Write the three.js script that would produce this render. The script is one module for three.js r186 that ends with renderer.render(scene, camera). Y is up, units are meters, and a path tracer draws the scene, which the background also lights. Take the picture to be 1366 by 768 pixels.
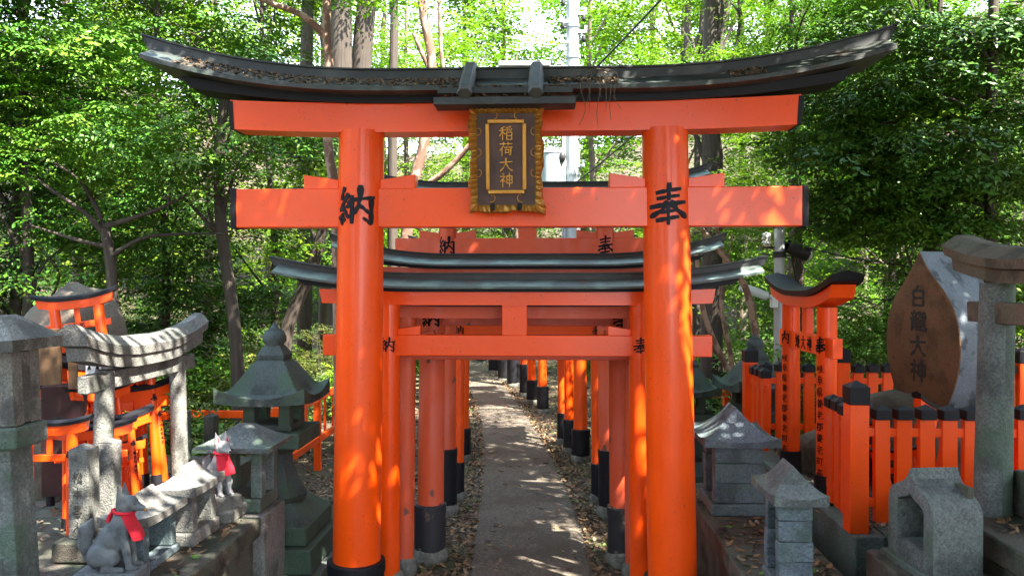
import * as THREE from 'three';
import { RoundedBoxGeometry } from 'three/addons/geometries/RoundedBoxGeometry.js';
import { mergeGeometries, mergeVertices, toCreasedNormals } from 'three/addons/utils/BufferGeometryUtils.js';
import { MarchingCubes } from 'three/addons/objects/MarchingCubes.js';

// ------------------------------------------------------------------ camera, sky, sun, exposure
const scene = new THREE.Scene();
const EYE = 2.56, F = 1050;                                  // eye height in metres, focal length in photo pixels
const camera = new THREE.PerspectiveCamera(2 * Math.atan(384 / F) * 180 / Math.PI, 1024 / 575, 0.1, 600);
camera.position.set(0, EYE, 0);
camera.lookAt(0, EYE - 9 / F, -1);
const SUN = new THREE.Vector3(0.44, 0.80, 0.40).normalize();
{
  const W = 256, H = 128, data = new Float32Array(W * H * 4);
  for (let j = 0; j < H; j++) for (let i = 0; i < W; i++) {
    const el = ((j + 0.5) / H - 0.5) * Math.PI, az = ((i + 0.5) / W - 0.5) * 2 * Math.PI, s = Math.max(0, Math.sin(el));
    const dx = Math.cos(az) * Math.cos(el), dz = Math.sin(az) * Math.cos(el), c = Math.max(0, dx * SUN.x + Math.sin(el) * SUN.y + dz * SUN.z);
    const k = Math.pow(s, 0.55), glow = 0.22 * Math.pow(c, 8), o = (j * W + i) * 4;
    data[o] = 0.68 * (1 - k) + 0.3 * k + glow; data[o + 1] = 0.71 * (1 - k) + 0.41 * k + glow * 0.95; data[o + 2] = 0.74 * (1 - k) + 0.6 * k + glow * 0.85; data[o + 3] = 1;
  }
  const sky = new THREE.DataTexture(data, W, H, THREE.RGBAFormat, THREE.FloatType);
  sky.mapping = THREE.EquirectangularReflectionMapping; sky.magFilter = THREE.LinearFilter; sky.needsUpdate = true;
  scene.background = sky; scene.environment = sky;
}
const sun = new THREE.DirectionalLight(new THREE.Color(1, 0.93, 0.82), 5);
sun.position.copy(SUN).multiplyScalar(40).add(new THREE.Vector3(0, 0, -9)); sun.target.position.set(0, 0, -9);
sun.castShadow = true; sun.shadow.mapSize.set(4096, 4096); sun.shadow.radius = 1;
Object.assign(sun.shadow.camera, { left: -30, right: 30, top: 30, bottom: -30, near: 1, far: 110 });
scene.add(sun, sun.target);
const EXPOSURE = 7.8;

// ------------------------------------------------------------------ helpers
let seed = 20240611;
const rnd = () => { seed = (seed + 0x6d2b79f5) | 0; let t = Math.imul(seed ^ (seed >>> 15), 1 | seed); t = (t + Math.imul(t ^ (t >>> 7), 61 | t)) ^ t; return ((t ^ (t >>> 14)) >>> 0) / 4294967296; };
const rr = (a, b) => a + (b - a) * rnd();
const V = (x, y, z) => new THREE.Vector3(x, y, z);
const P = (u, v, d) => V((u - 683) / F * d, EYE - (v - 375) / F * d, -d);          // photo pixel + distance -> place
const YAW = -2.5 * Math.PI / 180;                            // the avenue runs slightly to the right of the camera axis
const R = Math.PI / 180;
const clamp = (x, a = 0, b = 1) => Math.min(b, Math.max(a, x)), lerp = (a, b, t) => a + (b - a) * t, smooth = (a, b, x) => { const t = clamp((x - a) / (b - a)); return t * t * (3 - 2 * t); };
const hash3 = (x, y, z) => { let h = (Math.imul(x, 374761393) + Math.imul(y, 668265263) + Math.imul(z, 1440662683)) | 0; h = Math.imul(h ^ (h >>> 13), 1274126177); return ((h ^ (h >>> 16)) >>> 0) / 4294967296; };
function noise3(x, y, z) {
  const X = Math.floor(x), Y = Math.floor(y), Z = Math.floor(z), s = (t) => t * t * (3 - 2 * t), a = s(x - X), b = s(y - Y), c = s(z - Z);
  const l = (i) => lerp(lerp(lerp(hash3(X, Y, Z + i), hash3(X + 1, Y, Z + i), a), lerp(hash3(X, Y + 1, Z + i), hash3(X + 1, Y + 1, Z + i), a), b), 0, 0);
  return lerp(l(0), l(1), c);
}
const taken = new Map();
function numbered(n) { const k = taken.get(n) || 0; taken.set(n, k + 1); return k ? `${n}_${String(k).padStart(3, '0')}` : n; }
function tag(o, label, category, group, kind) { o.userData = { ...o.userData, label, category }; if (group) o.userData.group = group; if (kind) o.userData.kind = kind; return o; }
function thing(name, label, category, pos = [0, 0, 0], turn = 0, group) {
  const o = new THREE.Group(); o.name = numbered(name); o.position.set(...pos); o.rotation.y = turn; scene.add(o); return tag(o, label, category, group);
}
function mesh(name, geo, mat, parent, pos, turn) {
  const m = new THREE.Mesh(geo, mat); m.name = parent ? name : numbered(name); m.castShadow = m.receiveShadow = true;
  if (pos) m.position.set(...pos); if (turn) m.rotation.y = turn; (parent || scene).add(m); return m;
}
function structure(name, geo, mat) { const m = mesh(name, geo, mat); m.userData.kind = 'structure'; return m; }
function boxUV(g, s = 1, off = 0) {                            // uv in metres from the dominant axis of each face
  g = g.index ? g.toNonIndexed() : g; const p = g.attributes.position, uv = new Float32Array(p.count * 2), a = V(), b = V(), c = V();
  for (let i = 0; i < p.count; i += 3) {
    a.fromBufferAttribute(p, i); b.fromBufferAttribute(p, i + 1); c.fromBufferAttribute(p, i + 2);
    const n = b.clone().sub(a).cross(c.clone().sub(a)), x = Math.abs(n.x), y = Math.abs(n.y), z = Math.abs(n.z);
    [a, b, c].forEach((q, k) => { const [u, v] = y >= x && y >= z ? [q.x, q.z] : x >= z ? [q.z, q.y] : [q.x, q.y]; uv[(i + k) * 2] = u * s + off; uv[(i + k) * 2 + 1] = v * s + off * 0.7; });
  }
  g.setAttribute('uv', new THREE.BufferAttribute(uv, 2)); return g;
}
const rbox = (w, h, d, bev = 0.008, x = 0, y = 0, z = 0) => boxUV(new RoundedBoxGeometry(w, h, d, 1, Math.min(bev, w / 2.1, h / 2.1, d / 2.1)).translate(x, y, z), 1, rnd() * 3);
function stoneBox(w, h, d, bev = 0.012, x = 0, y = 0, z = 0, rough = 0.009) {      // a hewn block: rounded arrises, slightly uneven
  const g = new RoundedBoxGeometry(w, h, d, 3, Math.min(bev, w / 2.1, h / 2.1, d / 2.1)), p = g.attributes.position, q = rnd() * 50;
  for (let i = 0; i < p.count; i++) { const a = p.getX(i), b = p.getY(i), c = p.getZ(i); p.setXYZ(i, a + (noise3(a * 9 + q, b * 9, c * 9) - 0.5) * rough * 2, b + (noise3(a * 9, b * 9 + q, c * 9) - 0.5) * rough, c + (noise3(a * 9, b * 9, c * 9 + q) - 0.5) * rough * 2); }
  return boxUV(g.translate(x, y, z), 1, rnd() * 3);
}
function cyl(r0, r1, h, seg = 28, x = 0, y = 0, z = 0) {       // stands on y, uv in metres
  const g = new THREE.CylinderGeometry(r1, r0, h, seg, 4).translate(x, y + h / 2, z), uv = g.attributes.uv, p = g.attributes.position, o = rnd() * 3;
  for (let i = 0; i < uv.count; i++) uv.setXY(i, uv.getX(i) * 2 * Math.PI * r0 + o, p.getY(i) + o * 0.6);
  return g;
}
function tube(pts, r0, r1, seg = 8, n = 12, wob = 0) {         // tapered tube through points
  const c = new THREE.CatmullRomCurve3(pts), pos = [], idx = [], uv = [], fr = c.computeFrenetFrames(n, false); let len = c.getLength();
  for (let i = 0; i <= n; i++) {
    const t = i / n, q = c.getPointAt(t), r = lerp(r0, r1, Math.pow(t, 0.8));
    for (let k = 0; k <= seg; k++) {
      const a = k / seg * 2 * Math.PI, f = 1 + wob * (noise3(Math.cos(a) * 2 + 9, Math.sin(a) * 2 + 5, t * len * 2) - 0.5) * 2, cx = Math.cos(a) * r * f, cy = Math.sin(a) * r * f, N = fr.normals[i], B = fr.binormals[i];
      pos.push(q.x + N.x * cx + B.x * cy, q.y + N.y * cx + B.y * cy, q.z + N.z * cx + B.z * cy); uv.push(a * r0, t * len);
      if (i < n && k < seg) { const o = i * (seg + 1) + k; idx.push(o, o + 1, o + seg + 1, o + 1, o + seg + 2, o + seg + 1); }
    }
  }
  const g = new THREE.BufferGeometry(); g.setAttribute('position', new THREE.Float32BufferAttribute(pos, 3)); g.setAttribute('uv', new THREE.Float32BufferAttribute(uv, 2)); g.setIndex(idx); g.computeVertexNormals(); return g;
}
// a beam whose section [z, y, half length] is swept along x and lifted by rise(|x|)
function sweptBeam(section, rise, n = 40) {
  const pos = [], idx = [], m = section.length;
  for (let i = 0; i <= n; i++) for (const [z, y, h] of section) { const x = (i / n * 2 - 1) * h; pos.push(x, y + rise(Math.abs(x)), z); }
  for (let i = 0; i < n; i++) for (let k = 0; k < m; k++) { const a = i * m + k, b = i * m + (k + 1) % m; idx.push(a, b, a + m, b, b + m, a + m); }
  for (let k = 1; k < m - 1; k++) { idx.push(0, k + 1, k); const e = n * m; idx.push(e, e + k, e + k + 1); }
  const g = new THREE.BufferGeometry(); g.setAttribute('position', new THREE.Float32BufferAttribute(pos, 3)); g.setIndex(idx);
  return boxUV(toCreasedNormals(g, 0.6));
}
// a roof slab over a rectangle: top y = fn(x, z), underside flat or following
function slabRoof(w, l, fn, thick, n = 20, follow = 0.5) {
  const pos = [], idx = [], N = n + 1;
  for (let s = 0; s < 2; s++) for (let j = 0; j <= n; j++) for (let i = 0; i <= n; i++) { const x = (i / n - 0.5) * w, z = (j / n - 0.5) * l, y = fn(x, z); pos.push(x, s ? y : y * follow - thick, z); }
  const id = (s, i, j) => s * N * N + j * N + i;
  for (let j = 0; j < n; j++) for (let i = 0; i < n; i++) { idx.push(id(1, i, j), id(1, i, j + 1), id(1, i + 1, j), id(1, i + 1, j), id(1, i, j + 1), id(1, i + 1, j + 1)); idx.push(id(0, i, j), id(0, i + 1, j), id(0, i, j + 1), id(0, i + 1, j), id(0, i + 1, j + 1), id(0, i, j + 1)); }
  for (let i = 0; i < n; i++) {
    idx.push(id(0, i, 0), id(1, i, 0), id(0, i + 1, 0), id(0, i + 1, 0), id(1, i, 0), id(1, i + 1, 0)); idx.push(id(0, i, n), id(0, i + 1, n), id(1, i, n), id(0, i + 1, n), id(1, i + 1, n), id(1, i, n));
    idx.push(id(0, 0, i), id(0, 0, i + 1), id(1, 0, i), id(0, 0, i + 1), id(1, 0, i + 1), id(1, 0, i)); idx.push(id(0, n, i), id(1, n, i), id(0, n, i + 1), id(0, n, i + 1), id(1, n, i), id(1, n, i + 1));
  }
  const g = new THREE.BufferGeometry(); g.setAttribute('position', new THREE.Float32BufferAttribute(pos, 3)); g.setIndex(idx);
  return boxUV(toCreasedNormals(g, 0.55));
}
function boulder(rx, ry, rz, amp = 0.25, detail = 4, freq = 1.6) {
  const g = mergeVertices(new THREE.IcosahedronGeometry(1, detail).deleteAttribute('uv').deleteAttribute('normal')), p = g.attributes.position, q = rnd() * 40;
  for (let i = 0; i < p.count; i++) { const v = V().fromBufferAttribute(p, i), f = 1 + amp * ((noise3(v.x * freq + q, v.y * freq, v.z * freq) - 0.5) * 2 + (noise3(v.x * 4 + q, v.y * 4, v.z * 4) - 0.5) * 0.6); p.setXYZ(i, v.x * f * rx, v.y * f * ry, v.z * f * rz); }
  g.computeVertexNormals(); return boxUV(g);
}
function sdfGeo(c, half, res, sdf) {                            // marching cubes of a distance field in a cube
  const mc = new MarchingCubes(res, new THREE.MeshStandardMaterial(), false, false, 60000); mc.isolation = 0; mc.reset();
  for (let z = 0; z < res; z++) for (let y = 0; y < res; y++) for (let x = 0; x < res; x++) mc.field[x + y * res + z * res * res] = -sdf(c[0] + (x / (res / 2) - 1) * half, c[1] + (y / (res / 2) - 1) * half, c[2] + (z / (res / 2) - 1) * half);
  mc.update();
  const n = mc.count, g = new THREE.BufferGeometry(), pos = new Float32Array(mc.positionArray.subarray(0, n * 3));
  for (let i = 0; i < n; i++) for (let k = 0; k < 3; k++) pos[i * 3 + k] = pos[i * 3 + k] * half + c[k];
  g.setAttribute('position', new THREE.BufferAttribute(pos, 3));
  const w = mergeVertices(g, 1e-5); w.computeVertexNormals(); return boxUV(w);
}

// ------------------------------------------------------------------ textures and materials
function tileNoise(N, cells, sd) {
  const out = new Float32Array(N * N), s = (t) => t * t * (3 - 2 * t), h = (x, y) => hash3(((x % cells) + cells) % cells, ((y % cells) + cells) % cells, sd);
  for (let j = 0; j < N; j++) for (let i = 0; i < N; i++) { const x = i / N * cells, y = j / N * cells, X = Math.floor(x), Y = Math.floor(y), a = s(x - X), b = s(y - Y); out[j * N + i] = lerp(lerp(h(X, Y), h(X + 1, Y), a), lerp(h(X, Y + 1), h(X + 1, Y + 1), a), b); }
  return out;
}
function fbm(N, cells, oct, sd) { const o = new Float32Array(N * N); let amp = 0.5, tot = 0; for (let k = 0; k < oct; k++) { const t = tileNoise(N, cells << k, sd + k); for (let i = 0; i < o.length; i++) o[i] += t[i] * amp; tot += amp; amp *= 0.55; } for (let i = 0; i < o.length; i++) o[i] /= tot; return o; }
const N = 512, nA = fbm(N, 4, 6, 11), nB = fbm(N, 5, 5, 51), nC = fbm(N, 12, 4, 91), nD = tileNoise(N, 170, 7), nE = tileNoise(N, 90, 17), nF = fbm(N, 3, 4, 131);
function streaks(cx, cy, sd) { const o = new Float32Array(N * N); let amp = 0.5, tot = 0; for (let k = 0; k < 4; k++) { const X = cx << k, Y = cy << k, s = (t) => t * t * (3 - 2 * t), h = (x, y) => hash3(x % X, y % Y, sd + k); for (let j = 0; j < N; j++) for (let i = 0; i < N; i++) { const x = i / N * X, y = j / N * Y, a = Math.floor(x), b = Math.floor(y), u = s(x - a), v = s(y - b); o[j * N + i] += amp * lerp(lerp(h(a, b), h(a + 1, b), u), lerp(h(a, b + 1), h(a + 1, b + 1), u), v); } tot += amp; amp *= 0.55; } return o.map((q) => q / tot); }
const nS = streaks(22, 3, 211), nT = streaks(8, 4, 251);
function colourTex(fn, rep = 1) {                               // fn(i, x, y) -> linear rgb
  const d = new Uint8Array(N * N * 4), enc = (c) => { c = clamp(c); return Math.round(255 * (c <= 0.0031308 ? 12.92 * c : 1.055 * Math.pow(c, 1 / 2.4) - 0.055)); };
  for (let i = 0; i < N * N; i++) { const c = fn(i, i % N, (i / N) | 0); d[i * 4] = enc(c[0]); d[i * 4 + 1] = enc(c[1]); d[i * 4 + 2] = enc(c[2]); d[i * 4 + 3] = 255; }
  const t = new THREE.DataTexture(d, N, N); t.wrapS = t.wrapT = THREE.RepeatWrapping; t.magFilter = THREE.LinearFilter; t.colorSpace = THREE.SRGBColorSpace; t.repeat.set(rep, rep); t.needsUpdate = true; return t;
}
function greyTex(fn, rep = 1) {
  const d = new Uint8Array(N * N * 4); for (let i = 0; i < N * N; i++) { const c = Math.round(255 * clamp(fn(i, i % N, (i / N) | 0))); d[i * 4] = d[i * 4 + 1] = d[i * 4 + 2] = c; d[i * 4 + 3] = 255; }
  const t = new THREE.DataTexture(d, N, N); t.wrapS = t.wrapT = THREE.RepeatWrapping; t.magFilter = THREE.LinearFilter; t.repeat.set(rep, rep); t.needsUpdate = true; return t;
}
const mix3 = (a, b, t) => [lerp(a[0], b[0], t), lerp(a[1], b[1], t), lerp(a[2], b[2], t)], mul3 = (a, f) => [a[0] * f, a[1] * f, a[2] * f];
const at2 = (n, x, y) => n[(((y % N) + N) % N) * N + (((x % N) + N) % N)];
const Std = (o) => new THREE.MeshStandardMaterial(o), Phy = (o) => new THREE.MeshPhysicalMaterial(o);
const M = {};
// vermilion lacquer: fresh, and weathered (chalky, chipped, streaked along the grain)
function lacquer(base, wear, opts) {
  const worn = mul3(mix3(base, [0.66, 0.15, 0.1], 0.55), 1);
  return Phy({ map: colourTex((i, x, y) => {
    const g = nS[i], f = 0.9 + 0.2 * nA[i] + 0.05 * (nD[i] - 0.5); let c = mul3(base, f);
    c = mix3(c, worn, wear * smooth(0.35, 0.7, nB[i] * 0.6 + g * 0.4));
    if (nD[i] > 0.9 && nC[i] > 0.6) c = mix3(c, [0.12, 0.03, 0.015], 0.5);
    if (wear > 0.4) { const chip = smooth(0.70, 0.74, nT[i] * 0.62 + nC[i] * 0.38 + 0.02 * wear); c = mix3(c, [0.09, 0.055, 0.04], chip * 0.85); }
    return c;
  }, 0.7), roughnessMap: greyTex((i) => 0.75 + 0.25 * nB[i], 0.9), bumpMap: greyTex((i, x, y) => nS[i] * 0.6 + nA[i] * 0.4, 0.8), bumpScale: 0.0022, ...opts });
}
M.red = lacquer([0.92, 0.078, 0.0], 0.09, { roughness: 0.55, specularIntensity: 0.35, clearcoat: 0.65, clearcoatRoughness: 0.2 });
M.redOld = lacquer([0.66, 0.085, 0.022], 0.85, { roughness: 0.6, clearcoat: 0.15, clearcoatRoughness: 0.5 });
M.redFar = lacquer([0.88, 0.085, 0.001], 0.12, { roughness: 0.5, specularIntensity: 0.5, clearcoat: 0.4, clearcoatRoughness: 0.35 });
M.black = Phy({ map: colourTex((i) => mul3([0.011, 0.011, 0.014], 0.6 + 0.9 * nA[i]), 1), roughness: 0.55, specularIntensity: 0.45, bumpMap: greyTex((i) => nA[i], 1.3), bumpScale: 0.001 });
M.blackWood = Std({ map: colourTex((i, x, y) => { const chip = smooth(0.56, 0.64, nT[i]); return mix3(mul3([0.02, 0.02, 0.024], 0.7 + 0.7 * nA[i]), [0.17, 0.13, 0.1], chip * 0.75 * nC[i] * 1.6); }, 1.2), roughness: 0.62, bumpMap: greyTex((i, x, y) => nS[i], 1.2), bumpScale: 0.003 });
M.copper = Std({ map: colourTex((i, x, y) => { const c = mix3([0.034, 0.038, 0.036], [0.07, 0.092, 0.08], smooth(0.4, 0.7, nA[i])); return mix3(c, [0.1, 0.07, 0.045], smooth(0.55, 0.75, nB[i]) * 0.7); }, 1.1), roughness: 0.5, metalness: 0.15, bumpMap: greyTex((i) => nA[i] * 0.7 + nD[i] * 0.3, 1.1), bumpScale: 0.003 });
M.copperGreen = Std({ map: colourTex((i, x, y) => { const c = mix3([0.075, 0.1, 0.095], [0.16, 0.25, 0.21], smooth(0.36, 0.66, nA[i])); return mix3(c, [0.09, 0.065, 0.045], smooth(0.56, 0.72, nB[i]) * 0.7); }, 1.1), roughness: 0.6, bumpMap: greyTex((i) => nA[i] * 0.7 + nD[i] * 0.3, 1.1), bumpScale: 0.003 });
M.roofDark = Std({ map: colourTex((i, x, y) => mix3([0.024, 0.027, 0.028], [0.06, 0.066, 0.062], smooth(0.4, 0.72, nA[i] * 0.7 + nC[i] * 0.3)), 1.1), roughness: 0.55, metalness: 0.1, bumpMap: greyTex((i) => nA[i], 1.3), bumpScale: 0.002 });
M.gold = Phy({ color: new THREE.Color().setRGB(0.5, 0.25, 0.05), metalness: 0.7, roughness: 0.42, bumpMap: greyTex((i) => nC[i], 4), bumpScale: 0.004 });
M.plaque = Std({ map: colourTex((i) => mul3([0.09, 0.045, 0.036], 0.5 + 0.9 * nA[i]), 2), roughness: 0.65 });
function stone(base, moss, stain, grain = 0.35, rep = 1.4) {
  return Std({ map: colourTex((i, x, y) => {
    let c = mul3(base, 0.72 + 0.5 * nA[i] + grain * (nD[i] - 0.5) + grain * 0.7 * (nE[i] - 0.5));
    c = mix3(c, mul3(base, 0.22), stain * smooth(0.46, 0.66, nB[i] * 0.86 + nS[i] * 0.14));
    return mix3(c, [0.055, 0.105, 0.06], moss * smooth(0.42, 0.62, nF[i] * 0.75 + nC[i] * 0.25));
  }, rep), roughness: 0.88, bumpMap: greyTex((i) => nA[i] * 0.55 + nD[i] * 0.25 + nE[i] * 0.2, rep * 1.3), bumpScale: 0.011 });
}
M.granite = stone([0.18, 0.174, 0.162], 0.15, 0.7, 0.65, 1.1);
M.graniteMoss = stone([0.13, 0.147, 0.142], 0.6, 0.5, 0.6, 0.8);
M.graniteDark = stone([0.09, 0.073, 0.056], 0.3, 0.85, 0.4, 1.3);
M.lantern = stone([0.066, 0.088, 0.082], 0.7, 0.6, 0.35, 1.1);
M.slate = stone([0.125, 0.158, 0.187], 0.35, 0.55, 0.6, 0.95);
M.monument = stone([0.17, 0.085, 0.036], 0.0, 0.5, 0.4, 1.5);
M.monumentSkylit = stone([0.17, 0.2, 0.235], 0.1, 0.8, 0.35, 1.7);  // monument side: grey-blue sky light is put into the base colour
M.rock = stone([0.14, 0.105, 0.076], 0.25, 0.75, 0.3, 0.9);
M.foxStone = stone([0.185, 0.205, 0.22], 0.06, 0.45, 0.2, 2);
M.foxWhite = stone([0.46, 0.46, 0.46], 0.0, 0.35, 0.14, 2);
M.footStone = stone([0.22, 0.22, 0.185], 0.45, 0.6, 0.3, 1.2);
M.wood = Std({ map: colourTex((i, x, y) => mul3(mix3([0.24, 0.13, 0.06], [0.1, 0.055, 0.03], nS[i]), 0.5 + 0.9 * nA[i]), 1.5), roughness: 0.8, bumpMap: greyTex((i) => nS[i], 1.5), bumpScale: 0.006 });
M.darkRed = Std({ map: colourTex((i) => mul3([0.055, 0.018, 0.016], 0.3 + 1.3 * nA[i] * (0.5 + nS[i])), 1.5), roughness: 0.7 });
M.bib = Std({ map: colourTex((i, x, y) => mul3([0.62, 0.012, 0.03], 0.85 + 0.3 * nD[i]), 6), roughness: 0.85, side: THREE.DoubleSide, bumpMap: greyTex((i, x, y) => ((x + y) % 6 < 3 ? 1 : 0.4), 8), bumpScale: 0.001 });
M.white = Std({ color: new THREE.Color().setRGB(0.75, 0.74, 0.72), roughness: 0.7 });
M.earRed = Std({ color: new THREE.Color().setRGB(0.6, 0.03, 0.04), roughness: 0.7 });
M.ink = Phy({ color: new THREE.Color().setRGB(0.008, 0.008, 0.011), roughness: 0.7, specularIntensity: 0.3 });
M.inkRaised = Phy({ color: new THREE.Color().setRGB(0.009, 0.01, 0.016), roughness: 0.5, specularIntensity: 0.4 });
M.carved = Std({ color: new THREE.Color().setRGB(0.035, 0.03, 0.025), roughness: 0.95 });
M.carvedGrey = Std({ color: new THREE.Color().setRGB(0.1, 0.1, 0.095), roughness: 0.95 });
M.steel = Std({ map: colourTex((i) => mul3([0.42, 0.45, 0.46], 0.85 + 0.3 * nA[i]), 0.8), roughness: 0.5, metalness: 0.3 });
M.transformer = Std({ color: new THREE.Color().setRGB(0.34, 0.4, 0.4), roughness: 0.5 });
M.glass = Phy({ color: new THREE.Color().setRGB(0.8, 0.85, 0.85), roughness: 0.15, transmission: 0.4, thickness: 0 });
M.cable = Std({ color: new THREE.Color().setRGB(0.02, 0.02, 0.022), roughness: 0.6 });
M.rope = Std({ color: new THREE.Color().setRGB(0.3, 0.26, 0.2), roughness: 0.9 });
M.bark = Std({ map: colourTex((i, x, y) => mul3(mix3([0.085, 0.06, 0.043], [0.19, 0.15, 0.115], nS[i]), 0.65 + 0.6 * nA[i]), 0.9), roughness: 0.92, bumpMap: greyTex((i, x, y) => nS[i], 0.9), bumpScale: 0.02 });
M.barkDark = Std({ map: colourTex((i, x, y) => mul3(mix3([0.035, 0.027, 0.021], [0.085, 0.065, 0.05], nS[i]), 0.7 + 0.5 * nA[i]), 0.9), roughness: 0.92, bumpMap: greyTex((i, x, y) => nS[i], 0.9), bumpScale: 0.02 });
M.barkRed = Std({ map: colourTex((i, x, y) => mul3(mix3([0.16, 0.085, 0.055], [0.36, 0.24, 0.17], smooth(0.45, 0.6, nB[i])), 0.7 + 0.5 * nA[i]), 1.2), roughness: 0.85, bumpMap: greyTex((i) => nB[i], 1.2), bumpScale: 0.008 });
M.path = Std({ map: colourTex((i) => mix3(mul3([0.128, 0.106, 0.08], 0.62 + 0.55 * nA[i] + 0.6 * (nD[i] - 0.5) + 0.45 * (nE[i] - 0.5)), [0.075, 0.06, 0.042], smooth(0.46, 0.64, nB[i]) * 0.75), 0.55), roughness: 0.93, bumpMap: greyTex((i) => nD[i] * 0.5 + nE[i] * 0.3 + nA[i] * 0.4, 0.9), bumpScale: 0.006 });
M.soil = Std({ map: colourTex((i) => mix3(mix3([0.04, 0.028, 0.018], [0.12, 0.085, 0.054], smooth(0.35, 0.75, nE[i] * 0.6 + nD[i] * 0.4)), [0.06, 0.075, 0.03], smooth(0.52, 0.7, nF[i]) * 0.6), 0.6), roughness: 0.95, bumpMap: greyTex((i) => nE[i] * 0.6 + nD[i] * 0.4, 0.6), bumpScale: 0.03 });
const leafMat = (rough, trans, spec = 0.5) => Phy({ color: 0xffffff, roughness: rough, transmission: trans, thickness: 0, side: THREE.DoubleSide, specularIntensity: spec });
M.leaf = leafMat(1, 0.5, 0.2); M.leafGloss = Phy({ color: 0xffffff, roughness: 0.42, specularIntensity: 0.5, side: THREE.DoubleSide });
M.litter = Std({ color: 0xffffff, roughness: 0.85, side: THREE.DoubleSide });

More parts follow.
